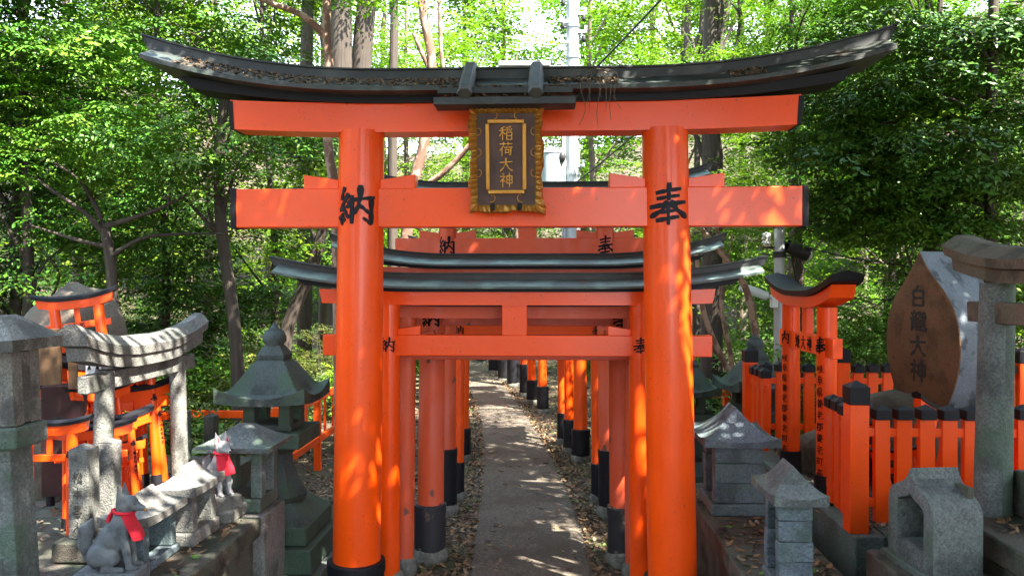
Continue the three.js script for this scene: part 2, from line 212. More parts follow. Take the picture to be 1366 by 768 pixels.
// ------------------------------------------------------------------ written characters, as brush strokes on a 100 x 100 field (y down)
const G = {
  納: [[19, 5, 8, 32, 1.2], [8, 32, 22, 40, 1], [30, 22, 6, 60, 1.3], [4, 62, 38, 50, 1.2], [30, 42, 38, 56, 1.1], [20, 66, 30, 82, 1.25], [10, 74, 19, 90, 1.2], [2, 80, 11, 98, 1.2], [40, 28, 40, 96, 1.5], [38, 38, 98, 30, 1.2], [91, 30, 90, 96, 1.6], [90, 98, 70, 84, 1.1], [63, 2, 62, 34, 56, 56, 42, 72, 1.5], [62, 52, 84, 70, 1.2]],
  奉: [[49, 0, 48, 40, 1.5], [18, 22, 78, 12, 1.3], [20, 37, 74, 29, 1.2], [2, 58, 92, 45, 1.5], [44, 46, 32, 66, 2, 82, 1.5], [54, 46, 70, 66, 96, 82, 1.7], [29, 72, 64, 67, 1.1], [19, 92, 72, 83, 1.4], [47, 56, 47, 102, 1.3]],
  内: [[18, 30, 16, 98], [16, 34, 86, 30], [84, 30, 83, 96, 72, 90], [50, 4, 48, 46, 26, 74], [50, 48, 72, 70]],
  稲: [[40, 5, 15, 18], [5, 32, 48, 28], [27, 12, 27, 98], [27, 38, 5, 70], [27, 40, 46, 58], [85, 5, 52, 15], [58, 22, 62, 34], [72, 20, 74, 32], [92, 18, 84, 34], [56, 44, 56, 95], [56, 44, 92, 44], [92, 44, 92, 95], [56, 68, 92, 68], [56, 93, 92, 93]],
  荷: [[8, 16, 94, 14], [34, 4, 34, 26], [66, 4, 66, 26], [30, 32, 8, 62], [22, 48, 22, 98], [38, 40, 96, 38], [46, 54, 46, 78], [46, 54, 70, 54], [70, 54, 70, 78], [46, 76, 70, 76], [84, 40, 84, 94, 74, 88]],
  大: [[6, 36, 94, 30], [50, 4, 48, 40, 32, 72, 8, 96], [50, 42, 70, 78, 96, 94]],
  神: [[26, 4, 34, 14], [8, 26, 44, 24, 8, 62], [26, 44, 26, 98], [30, 50, 44, 62], [54, 22, 54, 74], [54, 22, 92, 22], [92, 22, 92, 74], [54, 48, 92, 48], [54, 72, 92, 72], [73, 2, 73, 98]],
  白: [[50, 2, 36, 20], [20, 24, 20, 95], [20, 24, 80, 24], [80, 24, 80, 95], [20, 58, 80, 58], [20, 92, 80, 92]],
  龍: [[28, 2, 28, 12], [8, 16, 50, 14], [18, 22, 24, 34], [40, 20, 34, 34], [4, 40, 52, 38], [14, 48, 10, 96], [14, 48, 44, 48], [44, 48, 44, 94], [14, 62, 44, 62], [14, 76, 44, 76], [60, 6, 60, 28], [60, 14, 92, 12], [60, 28, 92, 28, 92, 44, 62, 46, 60, 90, 96, 92, 96, 80], [70, 58, 90, 56], [70, 70, 90, 68]],
  松: [[4, 30, 46, 28], [25, 4, 25, 98], [25, 34, 4, 68], [27, 38, 44, 54], [62, 10, 48, 44], [78, 8, 98, 42], [66, 48, 54, 86], [54, 86, 90, 80], [82, 64, 96, 94]],
  本: [[6, 28, 94, 26], [50, 2, 50, 98], [48, 30, 6, 76], [52, 30, 96, 74], [32, 74, 68, 74]],
  喜: [[14, 14, 86, 12], [50, 2, 50, 28], [22, 28, 78, 28], [30, 36, 30, 50], [30, 36, 70, 36], [70, 36, 70, 50], [30, 50, 70, 50], [36, 54, 40, 62], [64, 54, 60, 62], [8, 66, 92, 66], [26, 76, 26, 98], [26, 76, 74, 76], [74, 76, 74, 98], [26, 96, 74, 96]],
  人: [[50, 4, 46, 44, 6, 96], [48, 40, 66, 72, 96, 94]],
  三: [[20, 14, 80, 12], [26, 50, 74, 48], [8, 90, 92, 88]], 一: [[6, 52, 94, 48]], 六: [[50, 2, 50, 22], [6, 34, 94, 32], [34, 46, 8, 94], [64, 46, 92, 94]], 八: [[36, 14, 8, 94], [58, 10, 92, 94]],
  四: [[12, 20, 12, 90], [12, 20, 88, 20], [88, 20, 88, 90], [12, 88, 88, 88], [38, 22, 24, 62], [60, 22, 60, 56, 78, 58]],
  光: [[50, 4, 50, 36], [22, 12, 34, 32], [80, 10, 66, 32], [6, 44, 94, 42], [38, 46, 32, 76, 6, 96], [60, 46, 62, 88, 94, 88, 94, 74]],
  岐: [[22, 14, 22, 66], [6, 30, 6, 68], [38, 30, 38, 66], [6, 66, 38, 66], [50, 22, 96, 20], [72, 4, 72, 42], [52, 44, 88, 42, 70, 76, 46, 96], [56, 54, 76, 80, 98, 94]],
  阜: [[48, 2, 40, 10], [26, 12, 26, 62], [26, 12, 72, 12, 72, 32, 26, 32], [26, 42, 76, 42, 76, 60, 26, 60], [6, 74, 94, 72], [50, 60, 50, 98]],
  県: [[28, 6, 28, 54], [28, 6, 74, 6, 74, 54, 28, 54], [28, 22, 74, 22], [28, 38, 74, 38], [12, 20, 12, 66], [12, 66, 92, 66], [50, 66, 50, 98], [32, 76, 20, 92], [68, 76, 82, 92]],
  養: [[32, 2, 38, 10], [68, 2, 60, 10], [14, 14, 86, 14], [20, 24, 80, 24], [8, 36, 92, 36], [50, 14, 46, 40, 6, 58], [56, 38, 94, 58], [32, 54, 70, 54, 70, 74, 32, 74], [32, 54, 32, 94], [32, 64, 70, 64], [50, 78, 84, 96]],
  老: [[18, 18, 70, 16], [44, 2, 44, 36], [4, 38, 96, 36], [82, 10, 46, 52, 10, 72], [78, 52, 46, 66], [40, 52, 42, 92, 88, 92, 90, 78]],
  郡: [[8, 12, 46, 12, 44, 38], [2, 26, 54, 24], [8, 38, 46, 38], [28, 12, 6, 70], [18, 56, 18, 92], [18, 56, 46, 56, 46, 92, 18, 92], [62, 10, 62, 98], [62, 12, 90, 12, 74, 40, 92, 60, 70, 72]],
  町: [[6, 14, 6, 78], [6, 14, 48, 14, 48, 78, 6, 78], [6, 46, 48, 46], [27, 14, 27, 78], [54, 16, 98, 14], [78, 16, 78, 94, 66, 88]],
  高: [[50, 2, 50, 14], [8, 18, 92, 16], [30, 26, 70, 26, 70, 42, 30, 42, 30, 26], [12, 54, 12, 98], [12, 54, 88, 54, 88, 98], [34, 66, 66, 66, 66, 84, 34, 84, 34, 66]],
  田: [[14, 16, 14, 90], [14, 16, 86, 16, 86, 90, 14, 90], [50, 16, 50, 90], [14, 52, 86, 52]],
  姫: [[20, 4, 12, 50, 38, 84], [4, 30, 46, 28], [38, 28, 28, 68, 6, 94], [56, 12, 56, 94], [56, 12, 94, 12], [56, 36, 90, 36, 90, 66, 56, 66], [74, 12, 74, 92], [56, 92, 96, 92]],
  司: [[8, 14, 86, 12, 84, 94, 72, 88], [10, 34, 66, 32], [16, 50, 16, 80], [16, 50, 58, 50, 58, 80, 16, 80]], 文: [[50, 2, 50, 20], [6, 26, 94, 24], [76, 28, 50, 68, 8, 96], [26, 32, 56, 72, 94, 94]],
};
// map(u, v, h): metres right and up from the character's centre, h = height above the surface
function strokesGeo(ch, size, width, thick, map) {
  const pos = [], idx = []; let layer = 0;
  for (const st of G[ch]) {
    const odd = st.length % 2, k = odd ? st[st.length - 1] : 1, pts = []; layer++;
    for (let i = 0; i + 1 < st.length; i += 2) pts.push(new THREE.Vector2((st[i] / 100 - 0.5) * size, (0.5 - st[i + 1] / 100) * size));
    const fine = [];
    for (let i = 0; i + 1 < pts.length; i++) for (let s = 0; s < 4; s++) fine.push(pts[i].clone().lerp(pts[i + 1], s / 4));
    fine.push(pts[pts.length - 1]);
    const n = fine.length, base = pos.length / 3, h = thick + layer * 0.0004;
    for (let i = 0; i < n; i++) {
      const t = fine[Math.min(n - 1, i + 1)].clone().sub(fine[Math.max(0, i - 1)]).normalize(), e = i / (n - 1), w = width * k * 0.5 * size * (0.72 + 0.28 * Math.cos(e * Math.PI * 2)) * (i === 0 || i === n - 1 ? 0.55 : 1) * (1.12 - 0.22 * e);
      const q = fine[i].clone(); if (i === 0) q.addScaledVector(t, -w * 0.5); if (i === n - 1) q.addScaledVector(t, w * 0.5);
      for (const [s, hh] of [[-1, 0], [-1, h], [1, h], [1, 0]]) { const f = hh ? (thick > 0.004 ? 0.86 : 1) : 1, p = map(q.x - t.y * w * s * f, q.y + t.x * w * s * f, hh || -0.001); pos.push(p.x, p.y, p.z); }
      if (i) for (let c = 0; c < 3; c++) { const a = base + (i - 1) * 4 + c, b = a + 4; idx.push(a, a + 1, b, a + 1, b + 1, b); }
    }
    for (const [o, flip] of [[base, 0], [base + (n - 1) * 4, 1]]) idx.push(...(flip ? [o, o + 1, o + 2, o, o + 2, o + 3] : [o, o + 2, o + 1, o, o + 3, o + 2]));
  }
  const g = new THREE.BufferGeometry(); g.setAttribute('position', new THREE.Float32BufferAttribute(pos, 3)); g.setIndex(idx);
  const out = toCreasedNormals(g, 0.5); out.setAttribute('uv', new THREE.Float32BufferAttribute(new Float32Array(out.attributes.position.count * 2), 2)); return out;
}
const flatMap = (x, y, z) => (u, v, h) => V(x + u, y + v, z + h);                                  // on a face that looks along +z
const sideMap = (x, y, z, s = 1) => (u, v, h) => V(x + s * h, y + v, z - s * u);                   // on a face that looks along s * x
const roundMap = (cx, y, cz, r, face = 0) => (u, v, h) => { const a = u / r + face; return V(cx + Math.sin(a) * (r + h), y + v, cz + Math.cos(a) * (r + h)); };
const column = (chars, size, step, width, thick, mk) => mergeGeometries([...chars].map((c, i) => strokesGeo(c, size, width, thick, mk(-i * step))));

// ------------------------------------------------------------------ setting: forest floor, path
const floorY = (x, z) => { const d = -z, side = Math.max(0, Math.abs(x + (d > 14 ? (d - 14) * 0.08 : 0)) - 7); return smooth(24, 60, d) * 12 + side * side / (side + 4) * 0.38 + (noise3(x * 0.7, 3, z * 0.7) - 0.5) * 0.10 * smooth(2.2, 5, Math.abs(x)); };
{
  const xs = [], zs = [], pos = [], uv = [], idx = [];
  for (let i = 0; i <= 120; i++) { const t = i / 60 - 1; xs.push(t * (14 + 186 * t * t * t * t)); }
  for (let i = 0; i <= 110; i++) { const t = i / 110; zs.push(24 - t * 56 - t * t * t * t * 270); }
  for (const z of zs) for (const x of xs) { pos.push(x, floorY(x, z), z); uv.push(x, z); }
  for (let j = 0; j < 110; j++) for (let i = 0; i < 120; i++) { const a = j * 121 + i; idx.push(a, a + 1, a + 121, a + 1, a + 122, a + 121); }
  const g = new THREE.BufferGeometry(); g.setAttribute('position', new THREE.Float32BufferAttribute(pos, 3)); g.setAttribute('uv', new THREE.Float32BufferAttribute(uv, 2)); g.setIndex(idx); g.computeVertexNormals();
  structure('ground', g, M.soil);
}
// path: [distance, left edge, right edge]
const PATH = [[-12, -0.6, 0.75], [0, -0.5, 0.72], [5, -0.48, 0.8], [8.3, -0.47, 0.82], [9.8, -0.46, 0.75], [12, -0.54, 0.62], [14.5, -0.68, 0.42], [17.3, -0.98, 0.11], [20, -1.3, -0.2], [23.4, -1.75, -0.62], [27, -2.5, -1.3], [32, -4, -2.7]];
const pathAt = (d) => { let i = 0; while (i < PATH.length - 2 && PATH[i + 1][0] < d) i++; const a = PATH[i], b = PATH[i + 1], t = clamp((d - a[0]) / (b[0] - a[0])); return [lerp(a[1], b[1], t), lerp(a[2], b[2], t)]; };
function pathSlab(d0, d1) {
  const pos = [], uv = [], idx = [], n = Math.round((d1 - d0) * 5), m = 9;
  for (let i = 0; i <= n; i++) {
    const d = lerp(d0, d1, i / n), [l, r] = pathAt(d);
    for (let k = 0; k <= m; k++) { const wl = (noise3(d * 2.2, 1, 0) - 0.5) * 0.12, wr = (noise3(d * 2.2, 5, 7) - 0.5) * 0.14, t = k / m, x = lerp(l + wl, r + wr, t), y = 0.035 * Math.sqrt(Math.max(0, 1 - Math.pow(2 * t - 1, 6))) + 0.002 + (noise3(x * 3, 0, d * 3) - 0.5) * 0.006; pos.push(x, k === 0 || k === m ? -0.01 : y, -d); uv.push(x, -d); }
    if (i < n) for (let k = 0; k < m; k++) { const a = i * (m + 1) + k; idx.push(a, a + 1, a + m + 1, a + 1, a + m + 2, a + m + 1); }
  }
  const g = new THREE.BufferGeometry(); g.setAttribute('position', new THREE.Float32BufferAttribute(pos, 3)); g.setAttribute('uv', new THREE.Float32BufferAttribute(uv, 2)); g.setIndex(idx); g.computeVertexNormals(); return g;
}
structure('path', pathSlab(-12, 15.46), M.path);
structure('path', pathSlab(15.52, 32), M.path);

// ------------------------------------------------------------------ torii gates
// o: d, x (place), yaw, xl/xr pillar feet, xlt/xrt pillar tops, r pillar radius, nuki [y0, y1, x0, x1], shi [y0, y1, half], kas = {y, len, s, rise}, strut [x0, x1], mats
function toriiGate(o) {
  const t = thing('torii_gate', o.label, 'torii gate', [o.x || 0, 0, -o.d], o.yaw ?? YAW, 'vermilion gates over the path'), red = o.red || M.red, s = o.s, rise = o.rise;
  const top = o.shi[0], base = o.base ?? 0.12, pillars = [];
  for (const [k, xb, xt, ch] of [[0, o.xl, o.xlt ?? o.xl + 0.03, '納'], [1, o.xr, o.xrt ?? o.xr - 0.03, '奉']]) {
    const g = cyl(o.r * 1.04, o.r * 0.96, top + 0.02 - base + 0.0, 40), p = g.attributes.position, h = top + 0.02 - base;
    for (let i = 0; i < p.count; i++) p.setX(i, p.getX(i) + (xt - xb) * p.getY(i) / h);
    const pl = mesh('pillar', g, red, t, [xb, base, 0]); pillars.push(pl);
    if (o.collar) {
      const hc = Array.isArray(o.collar) ? o.collar[k] : o.collar, rc = o.r * (o.collarR || 1.2);
      const prof = [[o.r * 0.9, 0], [rc * 1.02, 0], [rc, 0.02], [rc, hc - 0.09], [rc * 1.035, hc - 0.085], [rc * 1.035, hc - 0.005], [rc * 1.0, hc], [o.r * 0.9, hc + 0.008]].map((a) => new THREE.Vector2(...a));
      mesh('collar', boxUV(new THREE.LatheGeometry(prof, 36)), o.collarMat || M.black, pl, [(xt - xb) * 0.03, 0, 0]);
    }
    const rf = o.r * 1.5, gf = boulder(rf, 0.14, rf, 0.12, 3, 1.2); mesh('foot_stone', gf, M.footStone, pl, [0, -base + 0.04, 0]);
    if (o.text) {
      const [y, size, w, thick] = o.text, cx = (xt - xb) * (y - base) / h, rad = o.r * lerp(1.04, 0.96, (y - base) / h);
      mesh('lettering', strokesGeo(ch, size, w, thick, roundMap(cx, y - base, 0, rad, o.turn || 0)), thick > 0.004 ? M.inkRaised : M.ink, pl);
    }
  }
  const [n0, n1, nx0, nx1] = o.nuki, nz = o.nz || 0.075 * s, nk = mesh('tie_beam', rbox(nx1 - nx0, n1 - n0, nz * 2, 0.008, (nx0 + nx1) / 2, (n0 + n1) / 2, 0), red, t);
  if (o.caps) for (const e of [nx0, nx1]) mesh('end_cap', rbox(0.045, n1 - n0 + 0.012, nz * 2 + 0.012, 0.004, e + Math.sign(e) * 0.012, (n0 + n1) / 2, 0), M.black, nk);
  for (const [xb, xt] of [[o.xl, o.xlt ?? o.xl + 0.03], [o.xr, o.xrt ?? o.xr - 0.03]]) for (const q of [-1, 1]) {          // wedges driven in over the tie beam
    const xp = lerp(xb, xt, (n1 - base) / (top - base)), x0 = xp + q * o.r * 0.92, x1 = xp + q * (o.r + 0.24 * s), hh = 0.1 * s;
    const sh = new THREE.Shape([[x0, 0.002], [x1, 0.002], [x1, hh], [x0, hh * 0.62]].map((a) => new THREE.Vector2(...a)));
    mesh('wedge', boxUV(new THREE.ExtrudeGeometry(sh, { depth: nz * 1.5, bevelEnabled: true, bevelSize: 0.004, bevelThickness: 0.004, bevelSegments: 1 }).translate(0, n1, -nz * 0.75)), red, t);
  }
  const [s0, s1, sh] = o.shi, sz = 0.115 * s, kh = o.kh;
  mesh('upper_beam', sweptBeam([[sz, s0, sh * 0.985], [sz, s1 + 0.01, sh], [-sz, s1 + 0.01, sh], [-sz, s0, sh * 0.985]], (x) => rise(x) * 0.3, 36), red, t);
  if (o.caps) for (const q of [-1, 1]) mesh('end_cap', boxUV(new THREE.ExtrudeGeometry(new THREE.Shape([[0, 0], [0.03, 0], [0.05, s1 - s0], [0.012, s1 - s0]].map((a) => new THREE.Vector2(q * a[0], a[1]))), { depth: sz * 2 + 0.01, bevelEnabled: false }).translate(q * sh * 0.985, s0 + rise(sh) * 0.3, -sz - 0.005)), M.black, t);
  const ks = o.ks ?? s * 0.8, b0 = s1, b1 = s1 + 0.075 * ks, zb = 0.155 * s;
  mesh('black_beam', sweptBeam([[zb, b0, kh * 0.855], [zb, b1, kh * 0.885], [-zb, b1, kh * 0.885], [-zb, b0, kh * 0.855]], (x) => rise(x) * 0.75 + 0.002), M.black, t);
  const zf = 0.31 * s, y0 = b1 - 0.022 * ks, y1 = y0 + 0.032 * ks, y2 = y1 + 0.105 * ks, zr = 0.075 * s, rl = o.roofHalf || kh * 0.965;
  mesh('roof_board', sweptBeam([[zf, y0, rl], [zf, y1, rl], [zr, y2, rl], [-zr, y2, rl], [-zf, y1, rl], [-zf, y0, rl]], rise), o.roofMat || M.copperGreen, t);
  const r1 = y2 + 0.068 * ks;
  mesh('ridge', sweptBeam([[zr * 0.95, y2 - 0.02, kh * 0.985], [zr * 0.95, r1, kh], [zr * 1.12, r1 + 0.004, kh * 1.003], [zr * 1.12, r1 + 0.016, kh * 1.003], [-zr * 1.12, r1 + 0.016, kh * 1.003], [-zr * 1.12, r1 + 0.004, kh * 1.003], [-zr * 0.95, y2 - 0.02, kh * 0.985]], rise), M.roofDark, t);
  if (o.strut) mesh('strut', rbox(o.strut[1] - o.strut[0], s0 - n1 + 0.01, nz * 1.6, 0.006, (o.strut[0] + o.strut[1]) / 2, (s0 + n1) / 2, 0), red, t);
  return { t, y0, y1, y2, r1, zf, zr, rl, pillars };
}
const riser = (half, flat, h, e = 2.2) => (x) => h * Math.pow(Math.max(0, (x - flat) / (half - flat)), e);

const gate1 = toriiGate({ d: 5.9, label: 'tall vermilion torii gate carrying the gold framed name plaque', s: 1.0, ks: 1, r: 0.176, base: 0.0, xl: -1.185, xr: 1.205, xlt: -1.135, xrt: 1.135, nuki: [2.962, 3.252, -2.08, 2.13], nz: 0.08, shi: [3.662, 3.868, 2.1], kh: 2.79, rise: riser(2.79, 0.85, 0.285), text: [3.12, 0.285, 0.125, 0.008], caps: true, collar: [0.45, 0.36], collarR: 1.2, roofMat: M.copper });
toriiGate({ d: 6.5, x: 0.03, label: 'low vermilion torii gate set close behind the tall gate with the plaque', s: 0.72, ks: 0.56, r: 0.088, xl: -1.06, xr: 1.03, xlt: -1.05, xrt: 1.02, nuki: [1.945, 2.118, -1.6, 1.6], shi: [2.364, 2.47, 1.62], kh: 2.04, rise: riser(2.04, 0.7, 0.14), text: [2.04, 0.125, 0.10, 0.002], strut: [-0.11, 0.095], base: 0.02 });
toriiGate({ d: 6.83, x: 0.07, label: 'worn pinkish torii gate with slim chipped pillars and no black collars', s: 0.66, r: 0.075, red: M.redOld, xl: -1.01, xr: 0.99, nuki: [1.88, 2.06, -1.5, 1.5], shi: [2.24, 2.34, 1.45], kh: 1.62, rise: riser(1.62, 0.6, 0.1), base: 0.1 });
toriiGate({ d: 7.18, x: 0.13, label: 'faded torii gate whose stout pillars stand in peeling black wooden collars', s: 0.75, ks: 0.5, r: 0.118, red: M.redOld, xl: -0.885, xr: 0.885, xlt: -0.855, xrt: 0.86, nuki: [2.155, 2.325, -1.35, 1.3], shi: [2.54, 2.668, 1.42], kh: 1.8, rise: riser(1.8, 0.65, 0.19), text: [2.235, 0.17, 0.11, 0.002], collar: 0.44, collarR: 1.22, collarMat: M.blackWood, base: 0.08, strut: [-0.09, 0.09] });
toriiGate({ d: 8.62, x: 0.17, label: 'high pale torii gate rising above the low gates with tall black collars', s: 0.85, r: 0.102, red: M.redOld, xl: -0.9, xr: 0.9, xlt: -0.875, xrt: 0.84, nuki: [2.83, 3.03, -1.45, 1.45], shi: [3.27, 3.45, 1.6], kh: 2.0, rise: riser(2.0, 0.7, 0.21), text: [2.95, 0.2, 0.11, 0.002], strut: [-0.1, 0.1], collar: 0.62, base: 0.1 });
toriiGate({ d: 9.1, x: 0.17, label: 'slim orange torii gate just beyond the high pale gate', s: 0.62, r: 0.062, red: M.redFar, xl: -0.8, xr: 0.82, nuki: [1.94, 2.055, -1.2, 1.2], shi: [2.26, 2.36, 1.25], kh: 1.45, rise: riser(1.45, 0.5, 0.1), text: [2.0, 0.1, 0.1, 0.002], collar: 0.38, base: 0.08 });
const FAR = [[11.2, 0.98, 0.095, 3.0, 0.36, 1.7], [11.75, 0.86, 0.07, 2.3, 0.4, 1.6], [12.35, 0.79, 0.06, 2.2, 0.4, 1.6], [15.2, 0.6, 0.085, 2.5, 0.42, 1.75], [16.35, 0.42, 0.085, 2.3, 0.4, 1.7], [17.4, 0.27, 0.075, 2.4, 0.62, 1.7], [18.9, 0.05, 0.12, 2.6, 0.8, 1.8], [19.9, -0.2, 0.11, 2.5, 0.5, 1.8], [21.7, -0.48, 0.12, 2.5, 0.6, 1.8], [24.2, -0.92, 0.12, 2.6, 0.6, 1.8]];
const ORD = ['first', 'second', 'third', 'fourth', 'fifth', 'sixth', 'seventh', 'eighth', 'ninth', 'tenth'];
FAR.forEach(([d, xr, r, h, col, w], i) => {
  const yaw = d < 13 ? YAW : lerp(0, 14, (d - 13) / 12) * R, s = 0.7;
  toriiGate({ d, x: xr - w / 2, yaw, label: `orange torii gate in the curving row down the path, ${ORD[i]} past the slim orange gate`, s, r, red: i % 3 === 1 ? M.red : M.redFar, xl: -w / 2, xr: w / 2, nuki: [h - 0.62, h - 0.48, -w * 0.72, w * 0.72], shi: [h - 0.22, h - 0.08, w * 0.76], kh: w * 0.95, rise: riser(w * 0.95, w * 0.35, 0.14), collar: col, collarR: 1.35, base: 0.1 });
});
// the small stepped roof and the plaque on the tall gate
{
  const t = gate1.t;
  for (const [w, zc, dz, y, h] of [[0.94, 0.31, 0.26, 3.885, 0.045], [0.98, 0.4, 0.2, 3.80, 0.055]]) mesh('canopy_board', rbox(w, h, dz, 0.006, -0.03, y, zc), M.roofDark, t);
  for (const x of [-0.305, 0.185]) {                            // hexagonal rafters running down from the ridge
    const hex = new THREE.Shape(Array.from({ length: 6 }, (_, i) => new THREE.Vector2(Math.cos(i * Math.PI / 3) * 0.05, Math.sin(i * Math.PI / 3) * 0.036)));
    const m = mesh('canopy_rafter', boxUV(new THREE.ExtrudeGeometry(hex, { depth: 0.58, bevelEnabled: true, bevelSize: 0.004, bevelThickness: 0.004, bevelSegments: 1 })), M.copper, t, [x, 4.16, 0.03]); m.rotation.x = 33 * R;
  }
  t.updateMatrixWorld(); const p = thing('name_plaque', 'dark name plaque in a carved gold frame hanging on the tall gate', 'plaque', t.localToWorld(V(-0.03, 3.43, 0.265)).toArray(), YAW); p.rotation.order = 'YXZ'; p.rotation.x = 9 * R; p.scale.setScalar(0.97);
  const w = 0.5, h = 0.74;
  mesh('backing_board', rbox(w - 0.05, h - 0.05, 0.03, 0.004), M.plaque, p);
  // gold carved border: fluted, wavy outline
  {
    const per = 320, pos = [], idx = [], L = 2 * (w + h), m = 6;
    for (let i = 0; i < per; i++) {
      const q = i / per * L; let x, y, nx, ny;
      if (q < w) { x = -w / 2 + q; y = h / 2; nx = 0; ny = 1; } else if (q < w + h) { x = w / 2; y = h / 2 - (q - w); nx = 1; ny = 0; } else if (q < 2 * w + h) { x = w / 2 - (q - w - h); y = -h / 2; nx = 0; ny = -1; } else { x = -w / 2; y = -h / 2 + (q - 2 * w - h); nx = -1; ny = 0; }
      const cx = Math.sign(x) * smooth(w / 2 - 0.06, w / 2, Math.abs(x)), cy = Math.sign(y) * smooth(h / 2 - 0.06, h / 2, Math.abs(y)); nx = cx; ny = cy;
      const wave = 0.008 * Math.sin(q * 17) + 0.005 * Math.sin(q * 43) + 0.014 * Math.max(0, Math.abs(cx * cy)), fl = 0.5 + 0.5 * Math.sin(q * 150 + 2.5 * Math.sin(q * 19)), z = 0.03 * fl;
      for (const [o, zz] of [[-0.038, 0.018], [-0.02, 0.03 + z * 0.6], [0.004 + wave * 0.5, 0.036 + z], [0.02 + wave, 0.016 + z * 0.5], [0.022 + wave, -0.02], [-0.038, -0.02]]) pos.push(x + nx * o, y + ny * o, zz);
      for (let k = 0; k < m; k++) { const a = i * m + k, b = i * m + (k + 1) % m, c = ((i + 1) % per) * m + k, d = ((i + 1) % per) * m + (k + 1) % m; idx.push(a, c, b, b, c, d); }
    }
    const g = new THREE.BufferGeometry(); g.setAttribute('position', new THREE.Float32BufferAttribute(pos, 3)); g.setIndex(idx); mesh('gold_border', boxUV(toCreasedNormals(g, 0.9)), M.gold, p);
  }
  for (const [a, b, x, y] of [[0.27, 0.03, 0, 0.275], [0.27, 0.03, 0, -0.235], [0.03, 0.48, -0.135, 0.02], [0.03, 0.48, 0.135, 0.02]]) mesh('inner_frame', rbox(a, b, 0.03, 0.006, x, y, 0.028), M.gold, p);
  mesh('inner_panel', rbox(0.25, 0.49, 0.02, 0.003, 0, 0.02, 0.014), M.plaque, p);
  [...'稲荷大神'].forEach((c, i) => mesh('character', strokesGeo(c, 0.104, 0.12, 0.006, flatMap(0, 0.19 - i * 0.113, 0.0245)), M.gold, p));
  for (const x of [-0.1, 0.1]) mesh('fitting', rbox(0.03, 0.05, 0.03, 0.005, x, -0.345, 0.05), M.black, p);
  for (const [x, y, q] of [[-0.2, 0.2, 1], [-0.2, 0.05, 1], [-0.2, -0.1, 1], [0.2, 0.2, -1], [0.2, 0.05, -1], [0.2, -0.1, -1], [-0.1, -0.285, 1], [0.1, -0.285, -1], [-0.08, 0.315, 1], [0.08, 0.315, -1]]) mesh('scroll', tube([V(x - q * 0.022, y - 0.03, 0.02), V(x + q * 0.012, y - 0.015, 0.024), V(x + q * 0.016, y + 0.015, 0.024), V(x - q * 0.004, y + 0.03, 0.024), V(x - q * 0.012, y + 0.018, 0.022)], 0.005, 0.003, 5, 10), M.gold, p);
}

// ------------------------------------------------------------------ stone terraces and ledges beside the path
const yawPos = (x, y, d) => [x + 0.0457 * (d - 5), y, -d];         // along the avenue's own direction
function terrace(name, label, blocks, mat, top) {
  const t = thing(name, label, 'stone terrace', [0, 0, 0], 0);
  for (const [x0, x1, d0, d1, y0, y1, nm, mt] of blocks) { const dm = (d0 + d1) / 2; mesh(nm || 'block', stoneBox(x1 - x0, y1 - y0, d1 - d0, 0.02, 0, 0, 0, 0.01), mt || mat, t, yawPos((x0 + x1) / 2, (y0 + y1) / 2, dm), YAW); }
  return t;
}
terrace('stone_terrace', 'dark stone terrace carrying the foxes and the small shrines', [
  [-2.2, -1.84, 2.6, 4.1, 0.72, 0.86, 'coping'], [-2.2, -1.84, 4.108, 5.67, 0.72, 0.86, 'coping'], [-5.2, -2.205, 2.6, 5.67, 0.0, 0.855, 'fill'], [-2.2, -1.88, 2.6, 3.9, -0.02, 0.715], [-2.2, -1.88, 3.91, 5.1, -0.02, 0.715], [-2.2, -1.88, 5.11, 5.62, -0.02, 0.715], [-5.2, -2.62, 5.675, 7.7, -0.02, 0.86, 'fill'],
], M.graniteDark);
terrace('stone_plinth', 'pale stone plinth under the small open roofed shrine beside the green lantern', [[-2.2, -1.83, 5.69, 6.16, -0.02, 0.855]], M.granite);
terrace('stone_ledge', 'low leaf strewn stone ledge beside the right foot of the tall gate', [
  [1.52, 2.2, 3.6, 5.6, 0.47, 0.61, 'coping'], [1.52, 2.2, 5.61, 7.6, 0.47, 0.61, 'coping'], [1.57, 2.18, 3.6, 5.2, -0.02, 0.465], [1.57, 2.18, 5.21, 7.6, -0.02, 0.465],
], M.graniteDark);
terrace('fence_kerb', 'mossy stone kerb under the vermilion picket fence', [
  [2.47, 2.7, 5.72, 7.3, -0.02, 0.70, 'kerb_stone'], [2.47, 2.7, 7.31, 9.05, -0.02, 0.70, 'kerb_stone'], [2.705, 3.9, 5.72, 5.98, -0.02, 0.70, 'kerb_stone'], [3.91, 5.6, 5.72, 5.98, -0.02, 0.70, 'kerb_stone'], [2.705, 5.6, 5.985, 9.05, -0.02, 0.66, 'fill', M.soil],
], M.graniteMoss);
terrace('stone_terrace', 'high stone terrace under the stone torii with the round pillar', [[2.86, 5.2, 3.3, 5.68, 0.9, 1.05, 'coping'], [2.88, 5.2, 3.3, 5.68, -0.02, 0.895]], M.graniteDark);
terrace('stone_plinth', 'dark stone plinth under the hollow stone shrine box', [[2.3, 2.82, 4.2, 5.1, -0.02, 0.82]], M.graniteDark);

